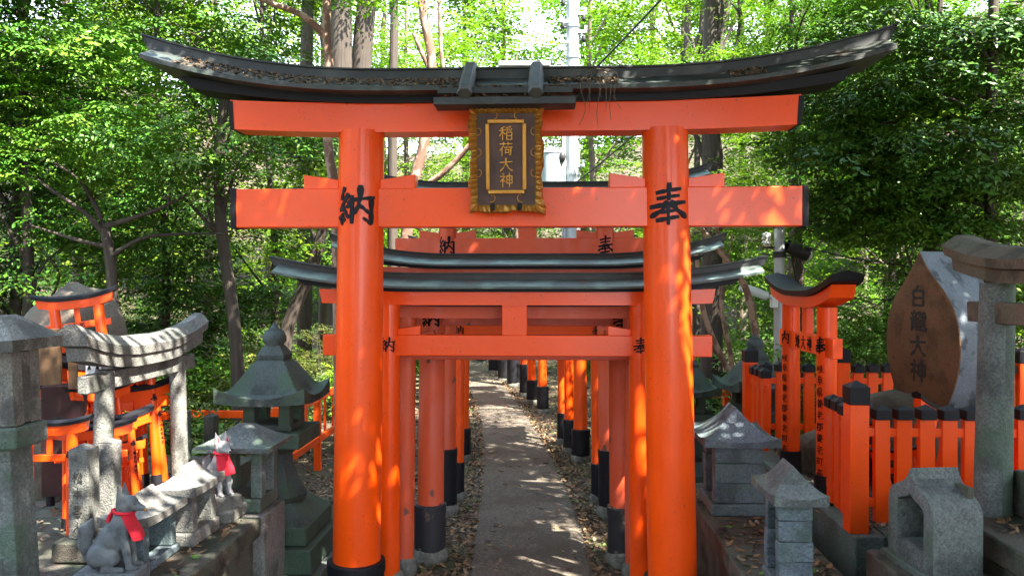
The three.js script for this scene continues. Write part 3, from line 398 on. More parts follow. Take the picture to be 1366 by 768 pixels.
// ------------------------------------------------------------------ stone shrines
// side = +1 opens towards +x (the path, from the left bank), -1 towards -x; w across x, l along the path
function hokora(o) {
  const t = thing('stone_shrine', o.label, 'stone shrine', o.pos, o.turn ?? YAW, 'small stone shrines'), { w, l, h, bh, rh, rw, rl, side } = o, m = o.mat || M.granite, nC = o.courses || 1;
  mesh('base', stoneBox(w * 1.16, bh, l * 1.12, 0.015, 0, bh / 2, 0), o.baseMat || m, t);
  const tw = w * 0.2 + 0.03;
  for (const q of [-1, 1]) for (let k = 0; k < nC; k++) mesh('wall_block', stoneBox(w + (k % 2) * 0.004, h / nC - 0.003, tw, 0.008, 0, bh + (k + 0.5) * h / nC, q * (l - tw) / 2), m, t);
  mesh('back_wall', stoneBox(0.05, h - 0.004, l - tw * 2 - 0.004, 0.006, -side * (w / 2 - 0.04), bh + h / 2, 0), m, t);
  const k = o.curve ?? 1.5, hip = o.hip ?? 0.55, inset = o.inset ?? 0.26;
  const fn = (x, z) => {
    const a = Math.pow(1 - Math.min(1, Math.abs(x) / (rw / 2)), k), e = rl / 2 - Math.abs(z), b = e < inset * rl ? hip * Math.pow(e / (inset * rl), 1.25) : hip + (e - inset * rl) / (0.035 * rl) * 1.0;
    const lift = 0.16 * Math.pow(Math.abs(x) / (rw / 2), 2.5) * Math.pow(Math.abs(z) / (rl / 2), 2.5);
    return rh * (Math.min(a, b) + lift) + (noise3(x * 14, 2, z * 14) - 0.5) * 0.006;
  };
  mesh('roof', slabRoof(rw, rl, fn, o.rt || 0.045, 34, 0.12), o.roofMat || m, t, [0, bh + h + (o.rt || 0.045) * 0.8, 0]);
  return t;
}
hokora({ label: 'little stone shrine beside the grey fox, dry leaves in its opening', pos: yawPos(-2.21, 0.86, 4.74), w: 0.2, l: 0.4, h: 0.24, bh: 0.055, rh: 0.12, rw: 0.3, rl: 0.5, side: 1, mat: M.slate, roofMat: M.granite, hip: 0.5 });
hokora({ label: 'sunlit little stone shrine between the grey fox shrine and the white fox', pos: yawPos(-2.15, 0.86, 5.2), w: 0.21, l: 0.36, h: 0.25, bh: 0.09, rh: 0.125, rw: 0.29, rl: 0.46, side: 1, mat: M.granite, hip: 0.5 });
hokora({ label: 'bluish stone shrine with upturned eaves beside the tall gate', pos: yawPos(1.82, 0.61, 6.78), w: 0.40, l: 0.5, h: 0.5, bh: 0.1, rh: 0.25, rw: 0.62, rl: 0.78, side: -1, courses: 3, mat: M.slate, hip: 0.55, inset: 0.3 });
hokora({ label: 'narrow blue grey stone shrine on the leaf strewn ledge', pos: yawPos(1.78, 0.61, 5.07), w: 0.21, l: 0.33, h: 0.52, bh: 0.06, rh: 0.17, rw: 0.33, rl: 0.56, side: -1, courses: 4, mat: M.slate, hip: 0.4, roofMat: M.graniteMoss, curve: 1.15 });
{ // small roofed stone with open sides, beside the lantern
  const t = thing('stone_shrine', 'small stone shrine with a wide hipped roof on open posts before the green lantern', 'stone shrine', yawPos(-2.07, 0.86, 5.95), YAW, 'small stone shrines');
  mesh('base', stoneBox(0.34, 0.1, 0.4, 0.015, 0.02, 0.05, 0), M.graniteMoss, t);
  for (const [x, z] of [[-0.14, 0.12], [0.15, 0.12], [-0.14, -0.13], [0.15, -0.13]]) mesh('post', stoneBox(0.085, 0.36, 0.085, 0.01, x, 0.28, z), M.graniteMoss, t);
  const f = (x, z) => { const a = 1 - Math.abs(x) / 0.28, b = 1 - Math.abs(z) / 0.27; return 0.13 * Math.pow(Math.min(1, Math.min(a * 1.25, b * 1.25)), 1.35); };
  mesh('roof', slabRoof(0.56, 0.54, f, 0.035, 26, 0.1), M.graniteMoss, t, [0.0, 0.49, 0]);
}
{ // hollow stone box with an ogee top
  const t = thing('stone_shrine', 'hollow stone shrine box with a curved hood and square dark opening', 'stone shrine', yawPos(2.56, 0.82, 4.74), 0.06, 'small stone shrines'), L = 0.46, W = 0.28;
  const out = new THREE.Shape(); out.moveTo(-L / 2, 0); out.lineTo(L / 2, 0); out.lineTo(L / 2, 0.33); out.bezierCurveTo(L / 2, 0.47, L * 0.1, 0.42, 0, 0.56); out.bezierCurveTo(-L * 0.1, 0.42, -L / 2, 0.47, -L / 2, 0.33); out.closePath();
  const hole = new THREE.Path(); hole.moveTo(-L * 0.33, 0.1); hole.lineTo(-L * 0.33, 0.32); hole.bezierCurveTo(-L * 0.33, 0.41, -L * 0.1, 0.37, 0, 0.44); hole.bezierCurveTo(L * 0.1, 0.37, L * 0.33, 0.41, L * 0.33, 0.32); hole.lineTo(L * 0.33, 0.1); hole.closePath(); out.holes.push(hole);
  mesh('hood', boxUV(toCreasedNormals(new THREE.ExtrudeGeometry(out, { depth: W, bevelEnabled: true, bevelSize: 0.012, bevelThickness: 0.012, bevelSegments: 2, curveSegments: 14 }).translate(0, 0, -W / 2), 0.6).rotateY(Math.PI / 2)), M.graniteMoss, t, [0, 0.04, 0]);
  mesh('back_wall', stoneBox(0.04, 0.5, L * 0.8, 0.004, 0.11, 0.29, 0), M.graniteDark, t);
  mesh('base', stoneBox(0.36, 0.05, 0.56, 0.012, 0, 0.02, 0), M.graniteMoss, t);
}
mesh('stone_block', stoneBox(0.5, 0.3, 0.42, 0.02, 0, 0.15, 0), M.graniteDark, null, yawPos(3.48, 1.05, 4.86), YAW).userData = { label: 'plain dark stone block on the terrace beside the round stone pillar', category: 'stone block' };

// ------------------------------------------------------------------ stone lanterns
function roofFn(half, h, lift, k = 1.7, topR = 0.24) { return (x, z) => { const r = Math.max(Math.abs(x), Math.abs(z)) / half, c = Math.min(Math.abs(x), Math.abs(z)) / half, q = clamp((r - topR) / (1 - topR)); return h * (0.88 * (1 - smooth(0, 0.86, q)) + 0.12 * (1 - q)) + lift * Math.pow(r, 3) * Math.pow(c, 2.2); }; }
function bigLantern(label, pos, turn, sc = 1, full = true) {
  const t = thing('stone_lantern', label, 'stone lantern', pos, turn, 'mossy stone lanterns'); t.scale.setScalar(sc); const m = M.lantern;
  if (full) {
    mesh('step', stoneBox(1.02, 0.2, 1.02, 0.02, 0, 0.1, 0), M.graniteMoss, t); mesh('step', stoneBox(0.9, 0.2, 0.9, 0.02, 0, 0.305, 0), m, t);
    const fr = (w0, w1, h, y) => boxUV(toCreasedNormals(new THREE.CylinderGeometry(w1 / Math.SQRT2, w0 / Math.SQRT2, h, 4, 1).rotateY(Math.PI / 4).translate(0, y + h / 2, 0), 0.3));
    mesh('plinth', mergeGeometries([stoneBox(0.78, 0.15, 0.78, 0.02, 0, 0.485, 0), fr(0.76, 0.42, 0.15, 0.555)]), m, t);
    const pr = [[0.27, 0], [0.28, 0.05], [0.22, 0.16], [0.16, 0.32], [0.155, 0.4], [0.2, 0.44], [0.2, 0.48], [0, 0.48]].map((a) => new THREE.Vector2(...a));
    mesh('shaft', boxUV(toCreasedNormals(new THREE.LatheGeometry(pr, 8), 0.35)), m, t, [0, 0.7, 0]);
  }
  mesh('platform', mergeGeometries([stoneBox(0.62, 0.13, 0.62, 0.015, 0, 1.245, 0)]), m, t);
  const fb = mesh('firebox', mergeGeometries([[-1, -1], [-1, 1], [1, -1], [1, 1]].map(([a, b]) => stoneBox(0.1, 0.24, 0.1, 0.012, a * 0.15, 1.435, b * 0.15)).concat([stoneBox(0.4, 0.05, 0.4, 0.01, 0, 1.335, 0), stoneBox(0.4, 0.05, 0.4, 0.01, 0, 1.535, 0)])), m, t);
  mesh('roof', slabRoof(0.75, 0.75, roofFn(0.375, 0.3, 0.095), 0.06, 40, 0.25), m, t, [0, 1.6, 0]);
  const neck = new THREE.LatheGeometry([[0.16, 0], [0.165, 0.05], [0.12, 0.1], [0.09, 0.13], [0.0, 0.13]].map((a) => new THREE.Vector2(...a)), 4).rotateY(Math.PI / 4);
  mesh('finial', mergeGeometries([boxUV(toCreasedNormals(neck, 0.4).translate(0, 1.885, 0)), boxUV(new THREE.LatheGeometry([[0.08, 0], [0.075, 0.02], [0.1, 0.05], [0.1, 0.09], [0.075, 0.135], [0.035, 0.16], [0.02, 0.185], [0.012, 0.205], [0.0, 0.21]].map((a) => new THREE.Vector2(...a)), 28).translate(0, 2.0, 0))]), m, t);
  return t;
}
bigLantern('large moss green stone lantern on a stepped base left of the tall gate', [-2.04, 0, -6.75], YAW);
bigLantern('mossy stone lantern with only its roof showing behind the bluish shrine', [2.32, -0.45, -10.3], YAW - 0.1);
bigLantern('mossy stone lantern just outside the rear corner of the picket fence', [3.02, -0.4, -9.75], YAW + 0.2, 1.05);
{ // square lantern at the edge of the frame
  const t = thing('stone_lantern', 'grey square stone lantern on a carved post in front of the stone torii', 'stone lantern', [-2.62, 0.8, -4.08], YAW);
  t.rotation.z = 2.5 * R; t.scale.setScalar(0.96);
  const post = mesh('post', stoneBox(0.24, 0.98, 0.2, 0.012, 0, 0.45, 0), M.graniteMoss, t);
  mesh('lettering', column('文一司', 0.085, 0.17, 0.1, 0.001, (o) => flatMap(0.02, 0.66 + o, 0.1045)), M.carvedGrey, post);
  mesh('platform', stoneBox(0.36, 0.12, 0.28, 0.02, 0, 1.0, 0), M.graniteMoss, t);
  const fb = [[-1, -1], [-1, 1], [1, -1], [1, 1]];
  for (const [a, b] of fb) mesh('corner_post', stoneBox(0.095, 0.4, 0.085, 0.008, a * 0.115, 1.26, b * 0.075), M.granite, t);
  mesh('back_wall', stoneBox(0.12, 0.38, 0.03, 0.005, 0, 1.26, -0.06), M.graniteDark, t);
  mesh('side_wall', stoneBox(0.03, 0.38, 0.07, 0.005, 0.14, 1.26, 0), M.granite, t);
  mesh('roof', slabRoof(0.48, 0.42, (x, z) => 0.13 * Math.min(1, Math.min(1.5 - Math.abs(x) / 0.24 * 1.5, 1.5 - Math.abs(z) / 0.21 * 1.5) + 0.0), 0.06, 26, 0.0), M.granite, t, [0, 1.52, 0]);
}
// carved stone posts
function stonePost(label, pos, w, h, txt, mat = M.granite, base) {
  const t = thing('stone_post', label, 'stone post', pos, YAW, 'inscribed stone posts'), s = mesh('shaft', stoneBox(w, h, w, 0.01, 0, h / 2, 0), mat, t);
  mesh('cap', boxUV(new THREE.CylinderGeometry(w * 0.1, w * 0.66, w * 0.2, 4).rotateY(Math.PI / 4).toNonIndexed()), mat, t, [0, h + w * 0.095, 0]);
  if (txt) mesh('lettering', column(txt, w * 0.5, w * 0.78, 0.11, 0.001, (o) => flatMap(0, h * 0.7 + o, w / 2 + 0.0035)), M.carved, s);
  if (base) mesh('base', stoneBox(base[0], base[1], base[2], 0.012, base[3] || 0, -base[1] / 2, 0), M.graniteDark, t);
}
stonePost('square stone post inscribed with four black characters by the grey fox', [-2.64, 0.985, -4.84], 0.13, 0.55, '松本喜人', M.granite, [0.34, 0.12, 0.26, 0.04]);
stonePost('plain square stone post close behind the inscribed one', [-2.6, 0.87, -5.06], 0.11, 0.66, null, M.granite);
stonePost('short grey stone post right of the stone torii', [-2.84, 0.6, -6.75], 0.12, 0.84, null, M.graniteMoss);
stonePost('thin dark stone post under the small roofed shrine eave', [-2.72, 0.5, -7.1], 0.1, 0.85, null, M.graniteDark);

// ------------------------------------------------------------------ stone torii, facing the path (beam runs along z)
function stoneTorii(label, x, dn, df, r, base, top, n0, n1, mat, over = 0.5, beam = mat) {
  const t = thing('stone_torii', label, 'stone torii', [x + 0.0457 * ((dn + df) / 2 - 5), base, -(dn + df) / 2], YAW), half = (df - dn) / 2, kh = half + over, rise = riser(kh, half * 0.25, 0.12, 2), H = top - base;
  const inner = new THREE.Group();
  for (const q of [-1, 1]) { const g = cyl(r, r * 0.9, H - 0.16, 28), p = g.attributes.position; for (let i = 0; i < p.count; i++) p.setZ(i, p.getZ(i) - q * 0.05 * p.getY(i) / H); mesh('pillar', g, mat, t, [0, 0, q * half]); }
  const turn = (g) => g.rotateY(Math.PI / 2);
  mesh('upper_beam', turn(sweptBeam([[r * 1.15, H - 0.165, kh * 0.9], [r * 1.15, H - 0.085, kh * 0.92], [-r * 1.15, H - 0.085, kh * 0.92], [-r * 1.15, H - 0.165, kh * 0.9]], rise, 24)), beam, t);
  mesh('top_beam', turn(sweptBeam([[r * 1.35, H - 0.08, kh * 0.97], [r * 1.4, H - 0.02, kh], [r * 0.5, H + 0.05, kh], [-r * 0.5, H + 0.05, kh], [-r * 1.4, H - 0.02, kh], [-r * 1.35, H - 0.08, kh * 0.97]], rise, 24)), beam, t);
  mesh('tie_beam', stoneBox(r * 1.1, n1 - n0, half * 2 + 0.42, 0.012, 0, (n0 + n1) / 2 - base, 0), beam, t);
  mesh('strut', stoneBox(r * 1.0, top - 0.165 - n1, 0.14, 0.008, 0, (n1 + top - 0.165) / 2 - base, 0), mat, t);
  return t;
}
stoneTorii('grey granite torii in front of the heaped little vermilion torii', -2.77, 5.27, 6.4, 0.068, 0.86, 2.12, 1.83, 1.95, M.granite, 0.34);
stoneTorii('brownish stone torii with a mossy round pillar beside the picket fence', 3.12, 3.75, 5.1, 0.112, 1.05, 2.71, 2.29, 2.43, M.graniteMoss, 0.36, M.rock);

// ------------------------------------------------------------------ foxes
function foxGeo() {
  const caps = [], C = (a, b, ra, rb, k = 0.05) => caps.push([a, b, ra, rb, k]);
  C([-0.12, 0.2, 0], [-0.02, 0.36, 0], 0.17, 0.155); C([-0.02, 0.36, 0], [0.09, 0.52, 0], 0.155, 0.125); C([0.09, 0.52, 0], [0.12, 0.7, 0], 0.12, 0.085);
  C([0.13, 0.75, 0], [0.17, 0.765, 0], 0.108, 0.096, 0.03); C([0.19, 0.745, 0], [0.32, 0.71, 0], 0.07, 0.034, 0.03);
  for (const s of [-1, 1]) {
    C([0.1, 0.81, s * 0.06], [0.075, 0.99, s * 0.085], 0.056, 0.006, 0.012); C([0.13, 0.44, s * 0.075], [0.19, 0.07, s * 0.075], 0.062, 0.036, 0.03); C([0.19, 0.035, s * 0.075], [0.265, 0.03, s * 0.078], 0.037, 0.032, 0.02);
    C([-0.12, 0.2, s * 0.12], [0.03, 0.17, s * 0.135], 0.135, 0.085, 0.02); C([-0.06, 0.035, s * 0.14], [0.13, 0.032, s * 0.145], 0.042, 0.034, 0.015); C([0.03, 0.17, s * 0.135], [-0.05, 0.05, s * 0.14], 0.06, 0.04, 0.02);
    C([0.2, 0.79, s * 0.04], [0.24, 0.765, s * 0.04], 0.02, 0.014, 0.012);
  }
  C([-0.24, 0.05, 0], [-0.31, 0.14, 0], 0.04, 0.045, 0.02); C([-0.31, 0.14, 0], [-0.34, 0.3, 0], 0.045, 0.075, 0.02); C([-0.34, 0.3, 0], [-0.32, 0.46, 0], 0.078, 0.085, 0.02); C([-0.32, 0.46, 0], [-0.26, 0.58, 0], 0.08, 0.02, 0.02);
  C([-0.1, -0.0, 0], [0.2, -0.0, 0], 0.02, 0.02, 0.01);
  return sdfGeo([-0.02, 0.5, 0], 0.56, 116, (x, y, z) => {
    let d = 9; for (const [a, b, ra, rb, k] of caps) { const ax = b[0] - a[0], ay = b[1] - a[1], az = b[2] - a[2], px = x - a[0], py = y - a[1], pz = z - a[2], t = clamp((px * ax + py * ay + pz * az) / (ax * ax + ay * ay + az * az)), q = Math.hypot(px - ax * t, py - ay * t, pz - az * t) - lerp(ra, rb, t), h = clamp(0.5 + 0.5 * (d - q) / k); d = lerp(d, q, h) - k * h * (1 - h); }
    return d;
  });
}
const foxShape = foxGeo();
function fox(label, pos, turn, size, mat, white) {
  const t = thing('fox_statue', label, 'fox statue', pos, turn, 'seated fox statues'); t.scale.setScalar(size);
  mesh('body', foxShape, mat, t, [0, 0.1, 0]); mesh('plinth', stoneBox(0.7, 0.22, 0.44, 0.02, -0.03, 0.005, 0), white ? M.granite : M.foxStone, t);
  const bp = [], bi = []; const nt = 14, nh = 12;
  for (let j = 0; j <= nh; j++) for (let i = 0; i <= nt; i++) { const f = j / nh, w = lerp(95, 46, Math.pow(f, 0.6)), a = (i / nt * 2 - 1) * w * R, r = lerp(0.112, 0.2, smooth(0, 1, f)) + 0.012 * Math.sin(a * 7) * f; bp.push(0.105 + f * 0.025 + Math.cos(a) * r, lerp(0.765, 0.47, f) - 0.02 * Math.cos(a) * f, Math.sin(a) * r * 0.92); if (i < nt && j < nh) { const o = j * (nt + 1) + i; bi.push(o, o + 1, o + nt + 1, o + 1, o + nt + 2, o + nt + 1); } }
  const bg = new THREE.BufferGeometry(); bg.setAttribute('position', new THREE.Float32BufferAttribute(bp, 3)); bg.setIndex(bi); bg.computeVertexNormals();
  const bib = mesh('bib', boxUV(bg), M.bib, t); mesh('neck_band', boxUV(new THREE.TorusGeometry(0.108, 0.02, 8, 28).rotateX(Math.PI / 2 - 0.0).rotateZ(-0.12)), M.bib, bib, [0.11, 0.77, 0]);
  mesh('knot', boxUV(boulder(0.03, 0.03, 0.035, 0.3, 2)), M.bib, bib, [-0.005, 0.785, 0]); for (const s of [-1, 1]) mesh('tie_end', tube([V(-0.01, 0.78, 0), V(-0.05, 0.73, s * 0.03), V(-0.06, 0.66, s * 0.04)], 0.016, 0.02, 6, 6), M.bib, bib);
  for (const s of [-1, 1]) {
    mesh('eye', boxUV(new THREE.SphereGeometry(0.012, 10, 8).scale(1.6, 0.5, 0.7)), M.ink, t, [0.24, 0.868, s * 0.056]);
    if (white) { const e = new THREE.Shape([[-0.03, 0], [0.03, 0], [0.006, 0.12]].map((a) => new THREE.Vector2(...a))); mesh('ear_lining', boxUV(new THREE.ExtrudeGeometry(e, { depth: 0.006, bevelEnabled: false }).rotateY(Math.PI / 2).rotateX(s * 0.13).rotateZ(0.13)), M.earRed, t, [0.146, 0.9, s * 0.066]); }
  }
  mesh('nose', boxUV(new THREE.SphereGeometry(0.018, 10, 8)), white ? M.ink : M.gold, t, [0.352, white ? 0.812 : 0.79, 0]);
}
fox('weathered grey stone fox wearing a red bib, seated in profile', [-2.23, 0.9, -4.40], 0.05, 0.48, M.foxStone, false);
fox('white painted stone fox with red ear linings and a red bib', [-2.12, 0.98, -5.66], -0.7, 0.46, M.foxWhite, true);
mesh('stone_pedestal', stoneBox(0.34, 0.09, 0.34, 0.015, 0, 0.045, 0), M.granite, null, [-2.12, 0.86, -5.66], YAW).userData = { label: 'square granite pedestal under the white fox', category: 'pedestal' };

// ------------------------------------------------------------------ little vermilion torii (votive), local: beam along x, front +z
const smallTorii = (label, o) => {
  const t = thing('votive_torii', label, 'small torii', o.pos, o.turn || 0, o.group); t.rotation.order = 'YXZ'; if (o.tilt) t.rotation.x = o.tilt; if (o.roll) t.rotation.z = o.roll;
  const nf = o.nf || 0.76, bt = o.bt || 1, s = o.s, sp = 0.30 * s, r = o.r || 0.042 * s, H = o.h || 0.9 * s, kh = sp * 1.95, rise = riser(kh, sp * 0.4, 0.085 * s, 1.8), red = o.red || M.red;
  for (const q of [-1, 1]) {
    const pl = mesh('pillar', cyl(r, r * 0.95, H - 0.02, 16), red, t, [q * sp, 0, 0]); mesh('collar', cyl(r * 1.18, r * 1.16, 0.15 * s, 16), M.black, pl, [0, -0.005, 0]);
    if (o.pillarText) mesh('lettering', column(o.pillarText, r * 0.85, r * 1.12, 0.09, 0.001, (k) => roundMap(0, H * 0.68 + k, 0, r, o.face || 0)), M.ink, pl);
    if (o.text !== '') mesh('lettering', strokesGeo(q < 0 ? '内' : '奉', r * 1.5, 0.13, 0.001, roundMap(0, H * 0.80, 0, r, o.face || 0)), M.ink, pl);
  }
  const nk = mesh('tie_beam', rbox(sp * 3.0, 0.1 * s, 0.05 * s, 0.004, 0, H * nf, 0), red, t);
  if (o.text) mesh('lettering', mergeGeometries([...o.text].map((c, i) => strokesGeo(c, 0.078 * s, 0.14, 0.001, flatMap((i - (o.text.length - 1) / 2) * 0.1 * s, H * nf, 0.0255 * s)))), M.ink, nk);
  mesh('strut', rbox(0.075 * s, H * (0.97 - nf), 0.04 * s, 0.003, 0, H * (0.985 + nf) / 2, 0), red, t);
  const z = 0.06 * s;
  mesh('upper_beam', sweptBeam([[z, H - 0.03, kh * 0.86], [z, H + 0.065 * s * bt, kh * 0.9], [-z, H + 0.065 * s * bt, kh * 0.9], [-z, H - 0.03, kh * 0.86]], rise, 20), red, t);
  mesh('top_beam', sweptBeam([[z * 1.3, H + 0.068 * s * bt, kh * 0.97], [z * 1.35, H + 0.115 * s * bt, kh], [0, H + 0.15 * s * bt, kh], [-z * 1.35, H + 0.115 * s * bt, kh], [-z * 1.3, H + 0.068 * s * bt, kh * 0.97]], rise, 20), M.black, t);
  return t;
};
const HEAP = 'little torii heaped behind the grey stone torii';
smallTorii('leaning little torii lettered on its beam in front of the big boulder', { pos: [-3.24, 1.03, -6.15], turn: 0.3, roll: 0.13, tilt: -0.08, s: 0.52, h: 1.36, nf: 0.88, r: 0.042, text: '神大光三', group: HEAP });
smallTorii('little torii leaning in the sun, largest of those behind the granite pillars', { pos: [-2.98, 0.9, -6.05], turn: 0.9, tilt: -0.12, s: 0.85, h: 0.92, r: 0.036, group: HEAP });
smallTorii('little torii standing next to the far granite pillar', { pos: [-2.86, 0.88, -6.12], turn: 1.05, tilt: -0.16, s: 0.6, h: 0.78, r: 0.03, pillarText: '岐阜県高田', group: HEAP });
smallTorii('little torii propped lowest behind the grey fox', { pos: [-2.86, 0.86, -5.62], turn: 0.95, tilt: -0.14, s: 0.6, h: 0.64, r: 0.028, pillarText: '養老町高田', group: HEAP });
smallTorii('little torii half hidden behind the lowest one', { pos: [-3.0, 0.86, -5.85], turn: 0.95, tilt: -0.1, s: 0.45, h: 0.56, group: HEAP });
smallTorii('little torii tilted at the back of the heap under the stone tie beam', { pos: [-3.25, 0.9, -6.35], turn: 0.9, tilt: -0.1, s: 0.75, h: 0.98, red: M.redFar, group: HEAP });
smallTorii('low little torii showing between the square lantern and the inscribed post', { pos: [-2.98, 0.86, -5.06], turn: 0.1, s: 0.45, h: 0.74, r: 0.035, group: HEAP });
smallTorii('stout little torii standing square behind the plain stone post', { pos: [-2.92, 0.87, -5.45], turn: 0.5, tilt: -0.05, s: 0.5, h: 0.62, r: 0.03, group: HEAP });
smallTorii('little torii whose roof touches the stone tie beam', { pos: [-3.1, 0.9, -6.2], turn: 1.0, tilt: -0.05, s: 0.7, h: 0.94, r: 0.034, group: HEAP });
smallTorii('smallest little torii in front of the heap', { pos: [-2.82, 0.86, -5.8], turn: 1.1, tilt: -0.2, s: 0.36, h: 0.46, group: HEAP });
smallTorii('slim little torii squeezed between the sunlit largest one and the lowest one', { pos: [-2.93, 0.88, -5.78], turn: 1.0, tilt: -0.2, s: 0.42, h: 0.84, pillarText: '高田三一', group: HEAP });
smallTorii('little torii at the back of the heap beside the dark red panel', { pos: [-3.3, 0.9, -5.95], turn: 0.8, tilt: -0.12, s: 0.6, h: 0.8, red: M.redFar, group: HEAP });
smallTorii('low little torii partly hidden by the square lantern post', { pos: [-3.42, 0.86, -5.0], turn: 0.1, s: 0.5, h: 0.62, group: HEAP });
tag(mesh('boulder', boulder(0.46, 0.88, 0.4, 0.22, 5, 1.5), M.rock, null, [-4.0, 1.72, -7.1]), 'tall pointed brown boulder behind the lettered little torii', 'boulder');
tag(mesh('boulder', boulder(0.5, 0.5, 0.4, 0.25, 4, 1.5), M.rock, null, [-3.75, 1.1, -6.5]), 'dark low boulder at the foot of the pointed one', 'boulder');
tag(mesh('wooden_board', rbox(0.16, 0.4, 0.03, 0.004), M.wood, null, [-3.3, 2.02, -5.6], 0.25), 'weathered brown wooden board with a knot behind the square lantern', 'board');
tag(mesh('wooden_board', rbox(0.06, 0.42, 0.03, 0.004), M.wood, null, [-3.14, 2.0, -5.62], 0.25), 'narrow strip of brown wood beside the weathered board', 'board');
tag(mesh('wooden_backing', rbox(0.3, 0.8, 0.04, 0.006), M.darkRed, null, [-3.26, 1.4, -5.72], 0.25), 'dark red wooden panel under the weathered board', 'panel');
{ const t = thing('fox_plaque', 'small white fox face plaque with black ears by the stone tie beam', 'plaque', [-2.93, 1.93, -5.5], 0.25);
  mesh('face', rbox(0.1, 0.13, 0.015, 0.004), M.white, t); for (const s of [-1, 1]) mesh('ear', boxUV(new THREE.ConeGeometry(0.014, 0.04, 4).toNonIndexed()), M.ink, t, [s * 0.026, 0.035, 0.008]); mesh('snout', boxUV(new THREE.SphereGeometry(0.016, 10, 8).scale(1, 1.3, 0.6)), M.white, t, [0, -0.025, 0.01]); }

// ------------------------------------------------------------------ vermilion picket fence with black caps, right bank
function fenceKit(t, red) {
  const picketG = rbox(0.11, 0.76, 0.06, 0.005), postG = rbox(0.14, 0.95, 0.14, 0.006);
  const capOf = (w, h) => { const b = rbox(w, h, w, 0.004, 0, h / 2, 0), p = boxUV(new THREE.CylinderGeometry(0.004, w * 0.705, w * 0.3, 4).rotateY(Math.PI / 4).translate(0, h + w * 0.15 - 0.002, 0).toNonIndexed()); p.computeVertexNormals(); return mergeGeometries([b, p]); };
  const capP = capOf(0.114, 0.075), capB = capOf(0.15, 0.13); capP.computeVertexNormals(); capB.computeVertexNormals();
  return {
    picket: (x, y, z, turn) => { const m = mesh('picket', picketG, red, t, [x + rr(-0.006, 0.006), y + 0.46 + rr(-0.006, 0.006), z], turn); m.rotation.z = rr(-0.012, 0.012); mesh('cap', capP, M.black, m, [0, 0.382, 0]); },
    post: (x, y, z, turn) => { const m = mesh('post', postG, red, t, [x, y + 0.475, z], turn); mesh('cap', capB, M.black, m, [0, 0.476, 0]); },
    rail: (x0, z0, x1, z1, y) => { const L = Math.hypot(x1 - x0, z1 - z0); mesh('rail', rbox(L, 0.065, 0.032, 0.004), red, t, [(x0 + x1) / 2, y, (z0 + z1) / 2], -Math.atan2(z1 - z0, x1 - x0)); },
  };
}
{
  const t = thing('picket_fence', 'vermilion picket fence with black capped posts around the leaf shaped monument', 'fence', [2.56, 0.70, -5.84], YAW), k = fenceKit(t, M.red);
  const W = 2.95, D = 3.05;                                   // front run along +x, side run along -z, rear run
  for (const [x, z] of [[0, 0], [1.03, 0.0], [2.06, 0], [0, -D], [1.02, -D], [2.04, -D], [3.0, -D]]) k.post(x, 0, z);
  for (let i = 0; i < 3; i++) { for (let j = 1; j <= 5; j++) if (i * 1.03 + j * 0.158 < W) k.picket(i * 1.03 + 0.02 + j * 0.162, 0, 0); for (let j = 1; j <= 5; j++) k.picket(i * 1.02 + 0.02 + j * 0.16, 0, -D); }
  for (const z of [0, -D]) for (const y of [0.74, 0.22]) k.rail(0.03, z, W, z, y);
  for (let j = 1; j <= 3; j++) { k.picket(0, 0, -0.02 - j * 0.155, Math.PI / 2); k.picket(0, 0, -D + 0.02 + j * 0.2, Math.PI / 2); }
  for (const y of [0.74, 0.22]) { k.rail(0, -0.03, 0, -0.58, y); k.rail(0, -D + 0.72, 0, -D + 0.03, y); }
}
// the medium torii standing in the fence opening, beam along the path
{
  const t = smallTorii('vermilion torii with lettered pillars standing in the opening of the picket fence', { pos: [2.665, 0.70, -7.08], turn: -Math.PI / 2 + YAW, s: 1.62, bt: 0.62, nf: 0.79, r: 0.086, h: 1.66, text: '姫大神', pillarText: '岐阜県養老郡養老町高田四八三一六', face: 0.55 });
}
const LEAN = 'little torii left inside the picket fence';
smallTorii('little torii leaning inside the fence between the lettered pillars', { pos: [2.95, 0.66, -7.2], turn: -0.7, roll: -0.32, s: 0.4, h: 0.66, text: '', group: LEAN });
smallTorii('little torii lying tilted against the monument base', { pos: [3.5, 0.78, -6.7], turn: 0.5, roll: -0.3, s: 0.55, h: 0.66, text: '', group: LEAN });
smallTorii('little torii leaning behind the front pickets under the monument', { pos: [3.25, 0.66, -6.35], turn: -0.35, roll: 0.2, s: 0.42, h: 0.5, text: '', group: LEAN });
